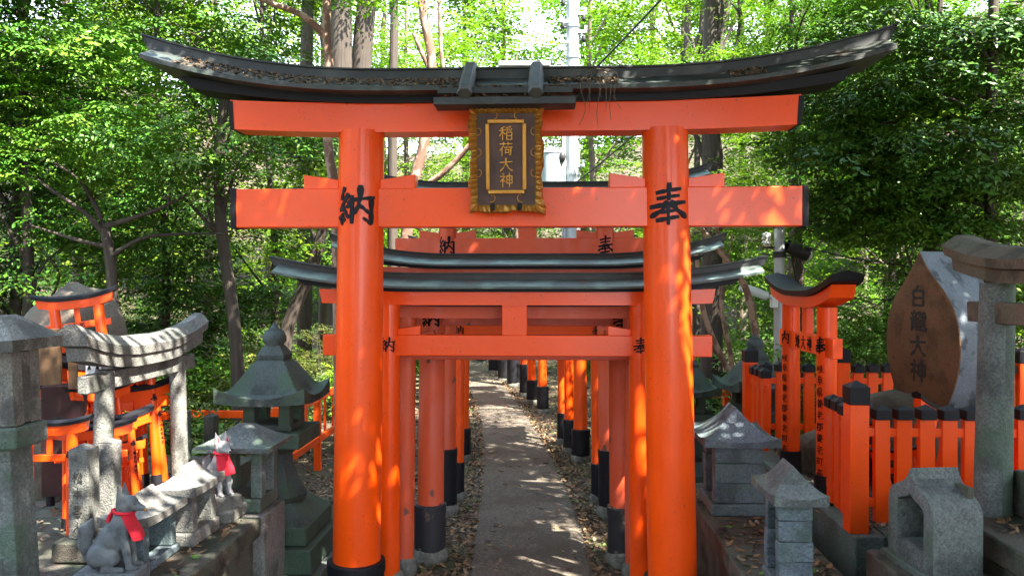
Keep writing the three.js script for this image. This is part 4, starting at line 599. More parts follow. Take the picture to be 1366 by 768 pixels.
// leaf shaped monument
{
  const t = thing('stone_monument', 'leaf shaped brown stone monument with four carved black characters', 'monument', [3.8, 1.42, -7.3], 0); t.rotation.y = -80 * R; t.scale.set(1.12, 1, 1);
  const sh = new THREE.Shape(); sh.moveTo(-0.26, 0); sh.bezierCurveTo(-0.44, 0.34, -0.5, 0.72, -0.3, 1.0); sh.bezierCurveTo(-0.18, 1.16, -0.08, 1.26, -0.02, 1.4); sh.bezierCurveTo(0.06, 1.22, 0.22, 1.12, 0.34, 0.94); sh.bezierCurveTo(0.5, 0.66, 0.46, 0.3, 0.28, 0); sh.closePath();
  const T = 0.46, g = toCreasedNormals(new THREE.ExtrudeGeometry(sh, { depth: T, bevelEnabled: true, bevelSize: 0.012, bevelThickness: 0.012, bevelSegments: 2, curveSegments: 18, steps: 6 }).translate(0, 0, -T), 0.5);
  const pos = g.attributes.position; for (let i = 0; i < pos.count; i++) { const z = pos.getZ(i); if (z < -0.03) { const f = 1 + 0.05 * (noise3(pos.getX(i) * 3, pos.getY(i) * 3, z * 5) - 0.5); pos.setX(i, pos.getX(i) * f); } }
  const front = [], rest = [], all = g.index ? g.toNonIndexed() : g, pp = all.attributes.position; const grp = { f: [], r: [] };
  for (let i = 0; i < pp.count; i += 3) (pp.getZ(i) > -0.02 && pp.getZ(i + 1) > -0.02 && pp.getZ(i + 2) > -0.02 ? grp.f : grp.r).push(i);
  const pick = (l) => { const q = new THREE.BufferGeometry(), a = new Float32Array(l.length * 9), n = new Float32Array(l.length * 9); l.forEach((i, k) => { for (let m = 0; m < 9; m++) { a[k * 9 + m] = pp.array[i * 3 + m]; n[k * 9 + m] = all.attributes.normal.array[i * 3 + m]; } }); q.setAttribute('position', new THREE.BufferAttribute(a, 3)); q.setAttribute('normal', new THREE.BufferAttribute(n, 3)); return boxUV(q); };
  const face = mesh('polished_face', pick(grp.f), M.monument, t); mesh('rough_skylit_body', pick(grp.r), M.monumentSkylit, t);  // side and back carry the blue of the sky light in their colour
  [...'白龍大神'].forEach((c, i) => mesh('carved_character', strokesGeo(c, 0.2, 0.19, 0.001, flatMap(-0.02, 1.0 - i * 0.23, 0.0135)), M.carved, face));
  tag(mesh('rock_base', boulder(0.62, 0.5, 0.6, 0.2, 4), M.rock, null, [3.95, 1.02, -7.5]), 'rough rock base under the leaf shaped monument', 'rock');
  tag(mesh('rock_base', boulder(0.4, 0.3, 0.35, 0.25, 4), M.rock, null, [3.25, 0.8, -7.75]), 'round grey rock inside the fence behind the lettered torii', 'rock');
}
// plain low orange fences behind the lanterns
function lowFence(label, pos, turn, n, step) {
  const t = thing('low_fence', label, 'fence', pos, turn);
  for (let i = 0; i <= n; i++) mesh('post', rbox(0.085, 1.06, 0.085, 0.004, i * step, 0.53, 0), M.redFar, t);
  for (const y of [0.98, 0.42]) mesh('rail', rbox(n * step + 0.2, 0.085, 0.05, 0.004, n * step / 2, y, 0.012), M.redFar, t);
  for (let i = 0; i < n; i++) for (const f of [0.33, 0.66]) mesh('slat', rbox(0.05, 0.5, 0.03, 0.003, (i + f) * step, 0.7, -0.02), M.redFar, t);
}
lowFence('plain orange rail fence running along the path behind the green lantern', [-2.7, 0, -9.4], Math.PI / 2 - 0.05, 4, 1.25);
lowFence('plain orange rail fence turned across behind the small roofed shrine', [-5.1, 0, -9.35], 0, 2, 1.15);
lowFence('plain orange rail fence behind the bluish shrine', [2.1, -0.1, -11.6], 0.1, 3, 1.1);

// ------------------------------------------------------------------ poles and lamps
{
  const t = thing('utility_pole', 'grey steel utility pole with a transformer rising above the gates', 'pole', [1.19, 0, -15.4], 0);
  mesh('shaft', cyl(0.16, 0.115, 10.6, 20), M.steel, t);
  const tr = mesh('transformer', mergeGeometries([cyl(0.2, 0.2, 0.72, 24), cyl(0.215, 0.2, 0.06, 24, 0, 0.7, 0), rbox(0.16, 0.1, 0.1, 0.01, 0.24, 0.5, 0), rbox(0.16, 0.1, 0.1, 0.01, 0.24, 0.15, 0)].map((g) => { const q = g.index ? g.toNonIndexed() : g; return q; })), M.transformer, t, [-0.42, 4.35, 0.02]);
  mesh('name_plate', rbox(0.05, 0.07, 0.01, 0.002, 0.02, 0.5, 0.202), M.white, tr); mesh('bushing', boxUV(new THREE.SphereGeometry(0.075, 14, 10).scale(1, 1.4, 1)), M.cable, tr, [0.2, 0.62, 0.1]);
  for (const [x, y] of [[0.1, 4.8], [-0.14, 7.6], [0.14, 7.4], [-0.12, 7.2], [0.13, 7.75], [0.12, 5.35], [-0.1, 8.2]]) { const b = mesh('bracket', mergeGeometries([rbox(0.16, 0.06, 0.06, 0.005), rbox(0.05, 0.14, 0.05, 0.005, Math.sign(x) * 0.1, 0.05, 0)]), M.steel, t, [x, y, 0.08]); }
  for (const [x, y] of [[-0.2, 7.45], [0.2, 7.6], [-0.2, 7.9], [0.2, 7.2]]) mesh('insulator', boxUV(new THREE.LatheGeometry([[0, 0], [0.05, 0.01], [0.03, 0.04], [0.055, 0.06], [0.03, 0.09], [0.05, 0.11], [0, 0.14]].map((a) => new THREE.Vector2(...a)), 12)), M.cable, t, [x, y, 0.1]);
  for (const y of [4.62, 6.9, 7.5]) mesh('band', cyl(0.15, 0.15, 0.05, 20), M.steel, t, [0, y, 0]);
  mesh('conduit', cyl(0.022, 0.022, 6, 8), M.steel, t, [-0.16, 0.2, 0.06]); mesh('conduit', cyl(0.016, 0.016, 6, 8), M.steel, t, [-0.2, 0.2, 0.06]);
  const arm = mesh('cross_arm', rbox(1.35, 0.06, 0.06, 0.005, -0.72, 0, 0), M.steel, t, [0, 6.72, 0.05]); mesh('strip_lamp', mergeGeometries([rbox(1.0, 0.09, 0.16, 0.02, -0.95, 0.06, 0)]), M.white, arm);
  const wire = (label, a, b, sag, r = 0.014) => tag(mesh('cable', tube([a, a.clone().lerp(b, 0.25).setY(lerp(a.y, b.y, 0.25) - sag * 0.75), a.clone().lerp(b, 0.5).setY((a.y + b.y) / 2 - sag), a.clone().lerp(b, 0.75).setY(lerp(a.y, b.y, 0.75) - sag * 0.75), b], r, r, 5, 24), M.cable), label, 'cable');
  wire('dark cable slanting down to the ridge of the tall gate, right of the pole', P(905, -25, 11), P(740, 145, 13.5), 0.03, 0.016);
  wire('thin cable slanting under the tall gate beam beside the pole', P(880, 150, 13), P(735, 268, 15.5), 0.05);
  wire('thin cable crossing the dark leaves on the left bank', P(-60, -40, 12), P(450, 250, 16), 0.4, 0.012); wire('second thin cable crossing the dark leaves on the left bank', P(-60, -10, 12), P(450, 262, 16), 0.45, 0.01);
  wire('thin cable sagging across the trees behind the monument', P(1045, 322, 12), P(1420, 365, 10), 0.15, 0.01);
}
{
  const b = P(1040, 375, 12), t = thing('lamp_post', 'grey steel lamp post with a floodlight and a tube lamp behind the lettered torii', 'lamp post', [b.x, 0, b.z], 0);
  mesh('shaft', cyl(0.085, 0.078, 3.62, 18), M.steel, t); mesh('clamp', cyl(0.1, 0.1, 0.09, 18), M.cable, t, [0, 2.92, 0]);
  const fl = mesh('floodlight', tube([V(0.1, 3.1, 0.05), V(0.26, 3.03, 0.05), V(0.42, 2.97, 0.05)], 0.1, 0.11, 14, 6), M.cable, t); mesh('lens', boxUV(new THREE.SphereGeometry(0.11, 16, 10).scale(0.5, 1, 1)), M.glass, fl, [0.42, 2.97, 0.05]);
  mesh('insulator', boxUV(new THREE.LatheGeometry([[0, 0], [0.07, 0.01], [0.05, 0.04], [0.075, 0.06], [0.05, 0.1], [0.07, 0.13], [0.05, 0.17], [0.07, 0.2], [0, 0.23]].map((a) => new THREE.Vector2(...a)), 14)), M.white, t, [-0.2, 3.08, 0]); mesh('insulator_arm', rbox(0.24, 0.03, 0.03, 0.003, -0.12, 3.07, 0), M.cable, t);
  const tl = mesh('tube_lamp', tube([V(-0.62, 2.48, 0.1), V(-0.4, 2.4, 0.1), V(-0.22, 2.33, 0.1)], 0.07, 0.07, 12, 6), M.glass, t); mesh('lamp_cap', rbox(0.1, 0.2, 0.1, 0.01, -0.1, 2.26, 0.06), M.white, t); mesh('lamp_arm', tube([V(-0.05, 2.25, 0), V(-0.14, 2.3, 0.08), V(-0.22, 2.33, 0.1)], 0.02, 0.02, 6, 6), M.steel, t);
}

// ------------------------------------------------------------------ vegetation
function leafInto(pos, idx, o, dir, up, len, wid, fold) {
  const side = dir.clone().cross(up).normalize(), n = side.clone().cross(dir).normalize(), b = pos.length / 3;
  const mid = o.clone().addScaledVector(dir, len * 0.48), L = mid.clone().addScaledVector(side, wid / 2).addScaledVector(n, fold * wid), Rr = mid.clone().addScaledVector(side, -wid / 2).addScaledVector(n, fold * wid), tip = o.clone().addScaledVector(dir, len).addScaledVector(n, -fold * wid * 0.6);
  for (const p of [o, L, tip, Rr]) pos.push(p.x, p.y, p.z); idx.push(b, b + 1, b + 2, b, b + 2, b + 3);
}
function twig(kind) {
  const pos = [], idx = [], Y = V(0, 1, 0);
  const C = { ever: [32, 0.098, 0.042, 0.36], maple: [32, 0.078, 0.052, 0.42], fine: [38, 0.066, 0.032, 0.36] }[kind];
  const arms = kind === 'maple' ? 4 : 3;
  for (let a = 0; a < arms; a++) {
    const ang = a / arms * 6.28 + rr(-0.5, 0.5), el = kind === 'maple' ? rr(-0.12, 0.12) : rr(-0.25, 0.4), ad = V(Math.cos(ang) * Math.cos(el), Math.sin(el), Math.sin(ang) * Math.cos(el)), n = Math.round(C[0] / arms);
    for (let i = 0; i < n; i++) {
      const t = (i + 0.7) / n, o = ad.clone().multiplyScalar(C[3] * t).add(V(rr(-0.02, 0.02), rr(-0.03, 0.02) - 0.05 * t * t, rr(-0.02, 0.02))), s = i % 2 ? 1 : -1;
      const sd = ad.clone().cross(Y).normalize().multiplyScalar(s), dir = ad.clone().multiplyScalar(rr(0.3, 0.8)).addScaledVector(sd, rr(0.5, 0.9)).add(V(rr(-0.3, 0.3), kind === 'maple' ? rr(-0.25, 0.1) : rr(-0.55, 0.12), rr(-0.3, 0.3))).normalize();
      const up = V(rr(-0.4, 0.4), 1, rr(-0.4, 0.4)).normalize(), f = rr(0.75, 1.2); leafInto(pos, idx, o, dir, up, C[1] * f, C[2] * f, rr(0.05, 0.3));
    }
  }
  const g = new THREE.BufferGeometry(); g.setAttribute('position', new THREE.Float32BufferAttribute(pos, 3)); g.setIndex(idx); g.computeVertexNormals(); return g;
}
const TWIGS = Object.fromEntries(['ever', 'maple', 'fine'].map((k) => [k, [0, 1, 2].map(() => twig(k))]));
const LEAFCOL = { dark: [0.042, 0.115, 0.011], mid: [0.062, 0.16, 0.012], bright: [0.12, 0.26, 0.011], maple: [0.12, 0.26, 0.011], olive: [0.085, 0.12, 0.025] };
// blobs: [x, y, z, rx, ry, rz, n]
function crown(parent, kind, col, blobs, o = {}) {
  const list = [], thr = o.gap ?? 0.4, fq = o.freq ?? 1.0, q = rnd() * 30, sc = o.scale ?? 1, e = new THREE.Euler(), qt = new THREE.Quaternion();
  for (const [x, y, z, rx, ry, rz, n] of blobs) for (let i = 0; i < n; i++) {
    let a, b, c, l; do { a = rr(-1, 1); b = rr(-1, 1); c = rr(-1, 1); l = Math.hypot(a, b, c); } while (l > 1 || l < 0.05);
    const f = Math.pow(l, -0.45), px = x + a * f * rx, py = y + b * f * ry, pz = z + c * f * rz;
    if (noise3(px * fq + q, py * fq * 1.7, pz * fq) < thr || (o.keep && !o.keep(px, py, pz))) continue;
    list.push([px, py, pz, a, b, c]);
  }
  const m = new THREE.InstancedMesh(TWIGS[kind][Math.floor(rnd() * 3)], o.mat || (kind === 'ever' ? M.leafGloss : M.leaf), list.length), mt = new THREE.Matrix4(), cl = new THREE.Color(); m.name = 'crown'; m.userData.kind = 'stuff';
  list.forEach(([x, y, z, a, b, c], i) => {
    const tl = kind === 'maple' ? 0.3 : 0.42; e.set(rr(-tl, tl) + c * 0.3, rr(0, 6.28), rr(-tl, tl) - a * 0.3); qt.setFromEuler(e); const s = sc * rr(0.7, 1.25);
    mt.compose(V(x, y, z), qt, V(s, s, s)); m.setMatrixAt(i, mt);
    const k = rr(0.65, 1.35), w = rr(0, 1); m.setColorAt(i, cl.setRGB(col[0] * k * (0.85 + 0.5 * w), col[1] * k, col[2] * k * (1.2 - 0.5 * w)));
  });
  m.castShadow = m.receiveShadow = true; parent.add(m); return list.length;
}
let twigs = 0;
// trunk: world points from the ground up; r0, r1; limbs reach to the blobs
function tree(label, group, trunk, r0, r1, blobs, o = {}) {
  const b = trunk[0], t = thing(o.name || 'broadleaf_tree', label, o.category || 'tree', [b.x, b.y, b.z], 0, group), loc = trunk.map((p) => p.clone().sub(b));
  const geos = [tube([loc[0].clone().setY(-0.25), ...loc.slice(loc.length > 1 ? 1 : 0)], r0, r1, 10, 14, 0.12)];
  const tr = mesh('trunk', geos[0], o.bark || M.bark, t);
  const limbs = [], curve = new THREE.CatmullRomCurve3(loc);
  blobs.forEach((k, i) => {
    if (o.nolimb) return; const c = V(k[0] - b.x, k[1] - b.y, k[2] - b.z), st = clamp((c.y - 0.6) / Math.max(0.1, loc[loc.length - 1].y), 0.35, 0.95) - 0.12, s = curve.getPoint(clamp(st)), mid = s.clone().lerp(c, 0.55).add(V(rr(-0.25, 0.25), rr(0.05, 0.35), rr(-0.25, 0.25)));
    limbs.push(tube([s, mid, c], r0 * 0.3, r0 * 0.08, 6, 7, 0.1));
    for (let j = 0; j < 3; j++) { const e = c.clone().add(V(rr(-1, 1) * k[3], rr(-0.5, 0.8) * k[4], rr(-1, 1) * k[5])); limbs.push(tube([mid.clone().lerp(c, 0.4 + 0.2 * j), mid.clone().lerp(e, 0.6).add(V(0, 0.1, 0)), e], r0 * 0.12, r0 * 0.03, 5, 5)); }
  });
  for (const bp of o.boughs || []) limbs.push(tube(bp[0].map((p) => p.clone().sub(b)), bp[1], bp[2], 7, 14, 0.12));
  if (limbs.length) mesh('branches', mergeGeometries(limbs), o.bark || M.bark, t);
  twigs += crown(t, o.kind || 'ever', o.col || LEAFCOL.mid, blobs.map((k) => [k[0] - b.x, k[1] - b.y, k[2] - b.z, ...k.slice(3)]), o);
  return t;
}
const gnd = (x, d) => V(x, floorY(x, -d), -d);
const autoBlobs = (x, z, y0, y1, R0, n, per, flat = 0.7) => Array.from({ length: n }, (_, i) => { const f = (i + 0.5) / n, y = lerp(y0, y1, f), a = rr(0, 6.28), w = R0 * (0.35 + 0.65 * Math.sin(Math.PI * (0.15 + 0.8 * f))), r = rr(0.25, 0.75) * w, s = rr(0.75, 1.1) * R0 * 0.62; return [x + Math.cos(a) * r, y, z + Math.sin(a) * r, s, s * flat, s, per]; });
const straight = (x, d, h, lean = 0) => { const g = gnd(x, d); return [g, V(x + lean * 0.3 + rr(-0.1, 0.1), g.y + h * 0.35, -d + rr(-0.1, 0.1)), V(x + lean * 0.7 + rr(-0.15, 0.15), g.y + h * 0.7, -d), V(x + lean, g.y + h, -d)]; };

// the far wood, closing the view on the hillside
const tint = (c) => { const k = rr(0.85, 1.15), w = rr(-0.12, 0.12); return [c[0] * k * (1 + w), c[1] * k, c[2] * k]; };
{
  const g = 'far trees on the hillside';
  for (let i = 0; i < 15; i++) {
    const x = -17.5 + i * 2.5 + rr(-0.7, 0.7), d = rr(26, 33), h = rr(12.5, 15.5), p = straight(x, d, h), y = p[0].y;
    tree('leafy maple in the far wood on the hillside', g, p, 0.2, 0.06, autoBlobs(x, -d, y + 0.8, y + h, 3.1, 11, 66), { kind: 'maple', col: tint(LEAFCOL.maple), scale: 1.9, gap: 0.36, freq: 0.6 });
  }
}
// middle row
{
  const spots = [[-9.6, 17.5, 'left of the straight dark trunk'], [-7.2, 18.5, 'beyond the granite torii'], [-5.2, 21.5, 'beside the three thick trunks'], [-3.1, 24, 'beyond the far end of the path'], [2.3, 22, 'right behind the utility pole'], [4.2, 19.5, 'beside the slim grey trees'], [6.3, 17.6, 'beyond the lamp post'], [8.8, 18.4, 'beyond the monument'], [0.2, 27, 'above the bend of the path']];
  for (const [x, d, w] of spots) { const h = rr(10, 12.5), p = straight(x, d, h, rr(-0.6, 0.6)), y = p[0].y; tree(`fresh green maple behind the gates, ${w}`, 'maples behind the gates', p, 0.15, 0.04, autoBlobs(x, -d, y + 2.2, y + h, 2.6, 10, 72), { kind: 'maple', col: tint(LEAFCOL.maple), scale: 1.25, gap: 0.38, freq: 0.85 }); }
}
// trunks that show as such
const px = (u, v, d) => P(u, v, d);
const foot = (u, d) => { const q = P(u, 375, d); return gnd(q.x, d); };
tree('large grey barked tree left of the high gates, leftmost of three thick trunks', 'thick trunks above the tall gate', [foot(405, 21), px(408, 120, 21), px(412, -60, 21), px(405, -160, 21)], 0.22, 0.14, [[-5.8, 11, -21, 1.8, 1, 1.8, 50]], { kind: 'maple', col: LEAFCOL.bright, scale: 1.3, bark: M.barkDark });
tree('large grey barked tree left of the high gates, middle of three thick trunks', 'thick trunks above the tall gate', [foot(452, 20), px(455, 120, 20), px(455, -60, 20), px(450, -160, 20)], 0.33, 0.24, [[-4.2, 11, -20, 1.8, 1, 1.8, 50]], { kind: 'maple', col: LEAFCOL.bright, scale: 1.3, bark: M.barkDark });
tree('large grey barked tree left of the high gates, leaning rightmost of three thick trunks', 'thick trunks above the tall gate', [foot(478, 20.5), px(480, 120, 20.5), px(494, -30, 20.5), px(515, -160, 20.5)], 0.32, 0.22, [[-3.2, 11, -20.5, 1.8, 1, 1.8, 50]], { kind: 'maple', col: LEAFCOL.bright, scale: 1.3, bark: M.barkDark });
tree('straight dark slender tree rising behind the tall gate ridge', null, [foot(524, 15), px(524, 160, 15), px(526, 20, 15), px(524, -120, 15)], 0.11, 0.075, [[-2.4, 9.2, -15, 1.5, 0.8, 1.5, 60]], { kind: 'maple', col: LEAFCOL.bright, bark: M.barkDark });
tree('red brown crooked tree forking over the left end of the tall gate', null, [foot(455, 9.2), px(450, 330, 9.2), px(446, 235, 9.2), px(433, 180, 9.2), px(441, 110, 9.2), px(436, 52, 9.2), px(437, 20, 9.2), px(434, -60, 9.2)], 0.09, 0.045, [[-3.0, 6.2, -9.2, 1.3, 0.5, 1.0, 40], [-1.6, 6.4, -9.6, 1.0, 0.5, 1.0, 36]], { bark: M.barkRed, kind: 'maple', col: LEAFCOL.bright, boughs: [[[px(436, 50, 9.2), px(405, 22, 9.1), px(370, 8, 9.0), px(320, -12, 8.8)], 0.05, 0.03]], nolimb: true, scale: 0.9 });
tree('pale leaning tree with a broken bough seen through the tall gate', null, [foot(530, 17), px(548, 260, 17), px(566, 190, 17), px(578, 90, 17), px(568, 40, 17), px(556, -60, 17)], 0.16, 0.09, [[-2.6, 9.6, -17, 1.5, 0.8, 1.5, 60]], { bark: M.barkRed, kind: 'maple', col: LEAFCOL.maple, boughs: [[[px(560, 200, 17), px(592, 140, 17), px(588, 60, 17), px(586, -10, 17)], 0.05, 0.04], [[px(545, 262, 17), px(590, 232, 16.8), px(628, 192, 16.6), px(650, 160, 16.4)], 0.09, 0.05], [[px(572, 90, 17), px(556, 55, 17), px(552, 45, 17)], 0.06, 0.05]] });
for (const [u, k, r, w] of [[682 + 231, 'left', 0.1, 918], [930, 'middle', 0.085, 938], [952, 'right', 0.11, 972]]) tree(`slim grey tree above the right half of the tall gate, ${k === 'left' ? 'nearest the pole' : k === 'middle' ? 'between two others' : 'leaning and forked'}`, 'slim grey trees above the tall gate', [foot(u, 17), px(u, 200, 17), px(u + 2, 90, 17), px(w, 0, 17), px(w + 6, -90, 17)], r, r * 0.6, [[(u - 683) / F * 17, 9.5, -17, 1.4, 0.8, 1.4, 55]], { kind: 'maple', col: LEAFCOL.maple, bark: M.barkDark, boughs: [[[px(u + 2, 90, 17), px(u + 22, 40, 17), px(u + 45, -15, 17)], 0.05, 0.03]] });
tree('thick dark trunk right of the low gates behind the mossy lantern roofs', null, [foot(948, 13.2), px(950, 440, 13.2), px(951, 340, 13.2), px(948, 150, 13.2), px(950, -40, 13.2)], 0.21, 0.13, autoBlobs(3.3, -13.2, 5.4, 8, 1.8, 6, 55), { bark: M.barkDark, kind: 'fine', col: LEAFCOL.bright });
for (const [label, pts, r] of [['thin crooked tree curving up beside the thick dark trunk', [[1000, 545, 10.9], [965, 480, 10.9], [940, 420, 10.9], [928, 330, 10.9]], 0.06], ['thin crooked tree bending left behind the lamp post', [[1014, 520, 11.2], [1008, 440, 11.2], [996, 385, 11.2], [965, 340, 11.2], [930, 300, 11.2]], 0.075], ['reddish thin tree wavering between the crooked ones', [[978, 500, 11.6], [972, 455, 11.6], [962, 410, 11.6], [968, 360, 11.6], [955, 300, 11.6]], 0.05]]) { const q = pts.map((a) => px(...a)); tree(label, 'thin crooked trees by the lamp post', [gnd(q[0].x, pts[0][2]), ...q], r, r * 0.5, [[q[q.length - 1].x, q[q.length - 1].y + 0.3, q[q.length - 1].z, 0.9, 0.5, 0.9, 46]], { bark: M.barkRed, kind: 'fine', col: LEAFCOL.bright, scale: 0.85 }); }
// left bank
tree('small spreading tree with bare crooked boughs behind the pointed boulder', null, [foot(148, 9.6), px(150, 400, 9.6), px(146, 345, 9.6), px(140, 305, 9.6)], 0.085, 0.06, [...[[60, 215, 9.4], [20, 150, 9.8], [110, 190, 9.2], [180, 170, 9.7], [240, 200, 9.5], [300, 230, 9.6], [60, 90, 10], [150, 70, 10]].map(([u, v, d]) => { const q = px(u, v, d); return [q.x, q.y, q.z, 0.9, 0.28, 0.9, 58]; })], { bark: M.barkDark, kind: 'ever', col: LEAFCOL.mid, scale: 0.75, nolimb: true, gap: 0.36, boughs: [[[px(142, 315, 9.6), px(115, 285, 9.5), px(90, 268, 9.4), px(50, 240, 9.4)], 0.045, 0.015], [[px(140, 308, 9.6), px(125, 270, 9.6), px(105, 240, 9.4), px(70, 215, 9.4)], 0.04, 0.012], [[px(142, 302, 9.6), px(180, 290, 9.5), px(225, 273, 9.5), px(262, 250, 9.5)], 0.042, 0.014], [[px(145, 330, 9.6), px(110, 322, 9.5), px(70, 310, 9.5), px(40, 300, 9.5)], 0.035, 0.012], [[px(150, 340, 9.6), px(190, 318, 9.7), px(240, 312, 9.8), px(300, 312, 9.9)], 0.035, 0.012], [[px(225, 273, 9.5), px(230, 230, 9.5), px(245, 190, 9.5)], 0.022, 0.008]] });
tree('dark straight trunk between the granite torii and the green lantern', null, [foot(322, 10.4), px(312, 430, 10.4), px(298, 330, 10.4), px(292, 250, 10.4), px(300, 120, 10.4)], 0.105, 0.06, [...[[280, 250, 10.4], [340, 200, 10.6], [250, 130, 10.6], [330, 110, 10.8], [210, 240, 10.6]].map(([u, v, d]) => { const q = px(u, v, d); return [q.x, q.y, q.z, 0.9, 0.45, 0.9, 62]; })], { bark: M.barkDark, kind: 'ever', col: LEAFCOL.mid, scale: 0.8, gap: 0.36 });
tree('leaning tangled trunk behind the finial of the green lantern', null, [foot(372, 12), px(382, 440, 12), px(402, 390, 12), px(425, 330, 12), px(440, 250, 12)], 0.15, 0.07, [...[[420, 250, 12], [380, 200, 12.4], [400, 310, 12.3]].map(([u, v, d]) => { const q = px(u, v, d); return [q.x, q.y, q.z, 1.0, 0.5, 1.0, 60]; })], { bark: M.barkDark, kind: 'fine', col: LEAFCOL.bright, gap: 0.36 });
const capBlobs = (x, z, y, n = 3) => Array.from({ length: n }, (_, i) => [x + rr(-1.3, 1.3), y + rr(-0.4, 0.6), z + rr(-1.3, 1.3), 1.5, 0.4, 1.5, 120]);
for (const [x, d, h, k] of [[-9.2, 12.3, 8.2, 'beside the pointed boulder'], [-7.4, 12.0, 8, 'behind the little lettered torii'], [-5.9, 13.2, 8.4, 'behind the granite torii'], [-8.3, 9.8, 7, 'behind the square lantern'], [-4.4, 14.4, 8.8, 'behind the green lantern'], [-6.6, 10.6, 7.4, 'between the boulder and the small spreading tree']]) {
  const p = straight(x, d, h, rr(-0.5, 0.5)), y = p[0].y; tree(`dark evergreen tree on the left bank ${k}`, 'dark evergreens on the left bank', p, 0.1, 0.03, [...autoBlobs(x, -d, y + 1.3, y + h, 1.9, 14, 92, 0.4), ...capBlobs(x, -d, y + h + 0.6)], { kind: 'ever', col: tint(LEAFCOL.dark), scale: 0.95, gap: 0.36, freq: 0.8, bark: M.barkDark });
}
// right bank: layered dark tree with a straight trunk
tree('dark tree with a straight trunk and layered boughs right of the tall gate', null, [foot(1322, 9.6), px(1322, 330, 9.6), px(1322, 160, 9.6), px(1324, 0, 9.6), px(1324, -80, 9.6)], 0.085, 0.055, [...[[1150, 205, 9.3], [1200, 250, 9.6], [1250, 190, 9.2], [1130, 140, 9.8], [1220, 110, 9.7], [1290, 240, 9.2], [1180, 300, 9.9], [1260, 300, 9.8], [1360, 150, 9.5], [1370, 240, 9.6], [1280, 60, 9.8], [1180, 40, 9.8], [1360, 40, 10], [1120, 270, 10], [1100, 190, 10.1]].map(([u, v, d]) => { const q = px(u, v, d); return [q.x, q.y, q.z, 0.85, 0.17, 0.85, 88]; })], { bark: M.barkDark, kind: 'ever', col: LEAFCOL.dark, scale: 0.9, gap: 0.22 });
for (const [x, d, h, k] of [[4.9, 13.4, 8.2, 'behind the lamp post'], [6.7, 12.6, 8.2, 'behind the monument'], [8.6, 12.2, 8.4, 'at the edge of the wood'], [7.4, 15.4, 9.5, 'deepest among the trunks'], [8.9, 10.2, 7.6, 'beside the layered dark tree'], [5.7, 11.0, 7.6, 'behind the picket fence']]) {
  const p = straight(x, d, h, rr(-0.4, 0.4)), y = p[0].y; tree(`bushy evergreen tree on the right bank ${k}`, 'bushy trees on the right bank', p, 0.1, 0.03, [...autoBlobs(x, -d, y + 1.3, y + h, 1.8, 13, 92, 0.4), ...capBlobs(x, -d, y + h + 0.6, 0)], { kind: k.includes('dark') || k.includes('picket') ? 'ever' : 'fine', col: tint(LEAFCOL.mid), scale: 1.0, gap: 0.36, freq: 0.8, bark: M.barkDark });
}
// undergrowth
{
  const spots = []; for (let i = 0; i < 26; i++) { const s = i % 2 ? 1 : -1; spots.push([s * rr(3.6, 9.5), rr(10.6, 20), rr(0.9, 2.2)]); } for (let i = 0; i < 9; i++) spots.push([rr(-3.6, -2.6) + (i % 3 === 0 ? 6.2 : 0), rr(14, 24), rr(0.5, 1.2)]);
  for (const [u, d, h] of [[250, 9.0, 0.9], [285, 8.6, 0.7], [40, 8.6, 1.6], [190, 9, 1.3], [120, 8.4, 1.2], [5, 7.8, 1.5], [225, 11, 1.6], [350, 13, 1.5], [985, 12.4, 1.4], [1070, 11.4, 1.6], [1150, 10.6, 1.4], [1230, 10.4, 1.5], [1330, 10.2, 1.6], [960, 14.5, 1.6], [1340, 9.3, 1.2]]) spots.push([(u - 683) / F * d, d, h]);
  spots.forEach(([x, d, h], i) => { const b = gnd(x, d), t = thing('shrub', 'leafy evergreen shrub in the undergrowth under the trees', 'shrub', [b.x, b.y, b.z], 0, 'undergrowth shrubs');
    mesh('stems', mergeGeometries([0, 1, 2, 3].map((k) => tube([V(0, -0.1, 0), V(rr(-0.1, 0.1), h * 0.4, rr(-0.1, 0.1)), V(rr(-0.4, 0.4), h * 0.9, rr(-0.4, 0.4))], 0.02, 0.006, 5, 6))), M.barkDark, t);
    twigs += crown(t, i % 3 ? 'ever' : 'fine', i % 4 === 0 ? LEAFCOL.bright : i % 4 === 2 ? LEAFCOL.olive : LEAFCOL.mid, [[0, h * 0.55, 0, h * 0.62, h * 0.5, h * 0.62, Math.round(70 + 60 * h)]], { scale: 0.8, gap: 0.3 }); });
}
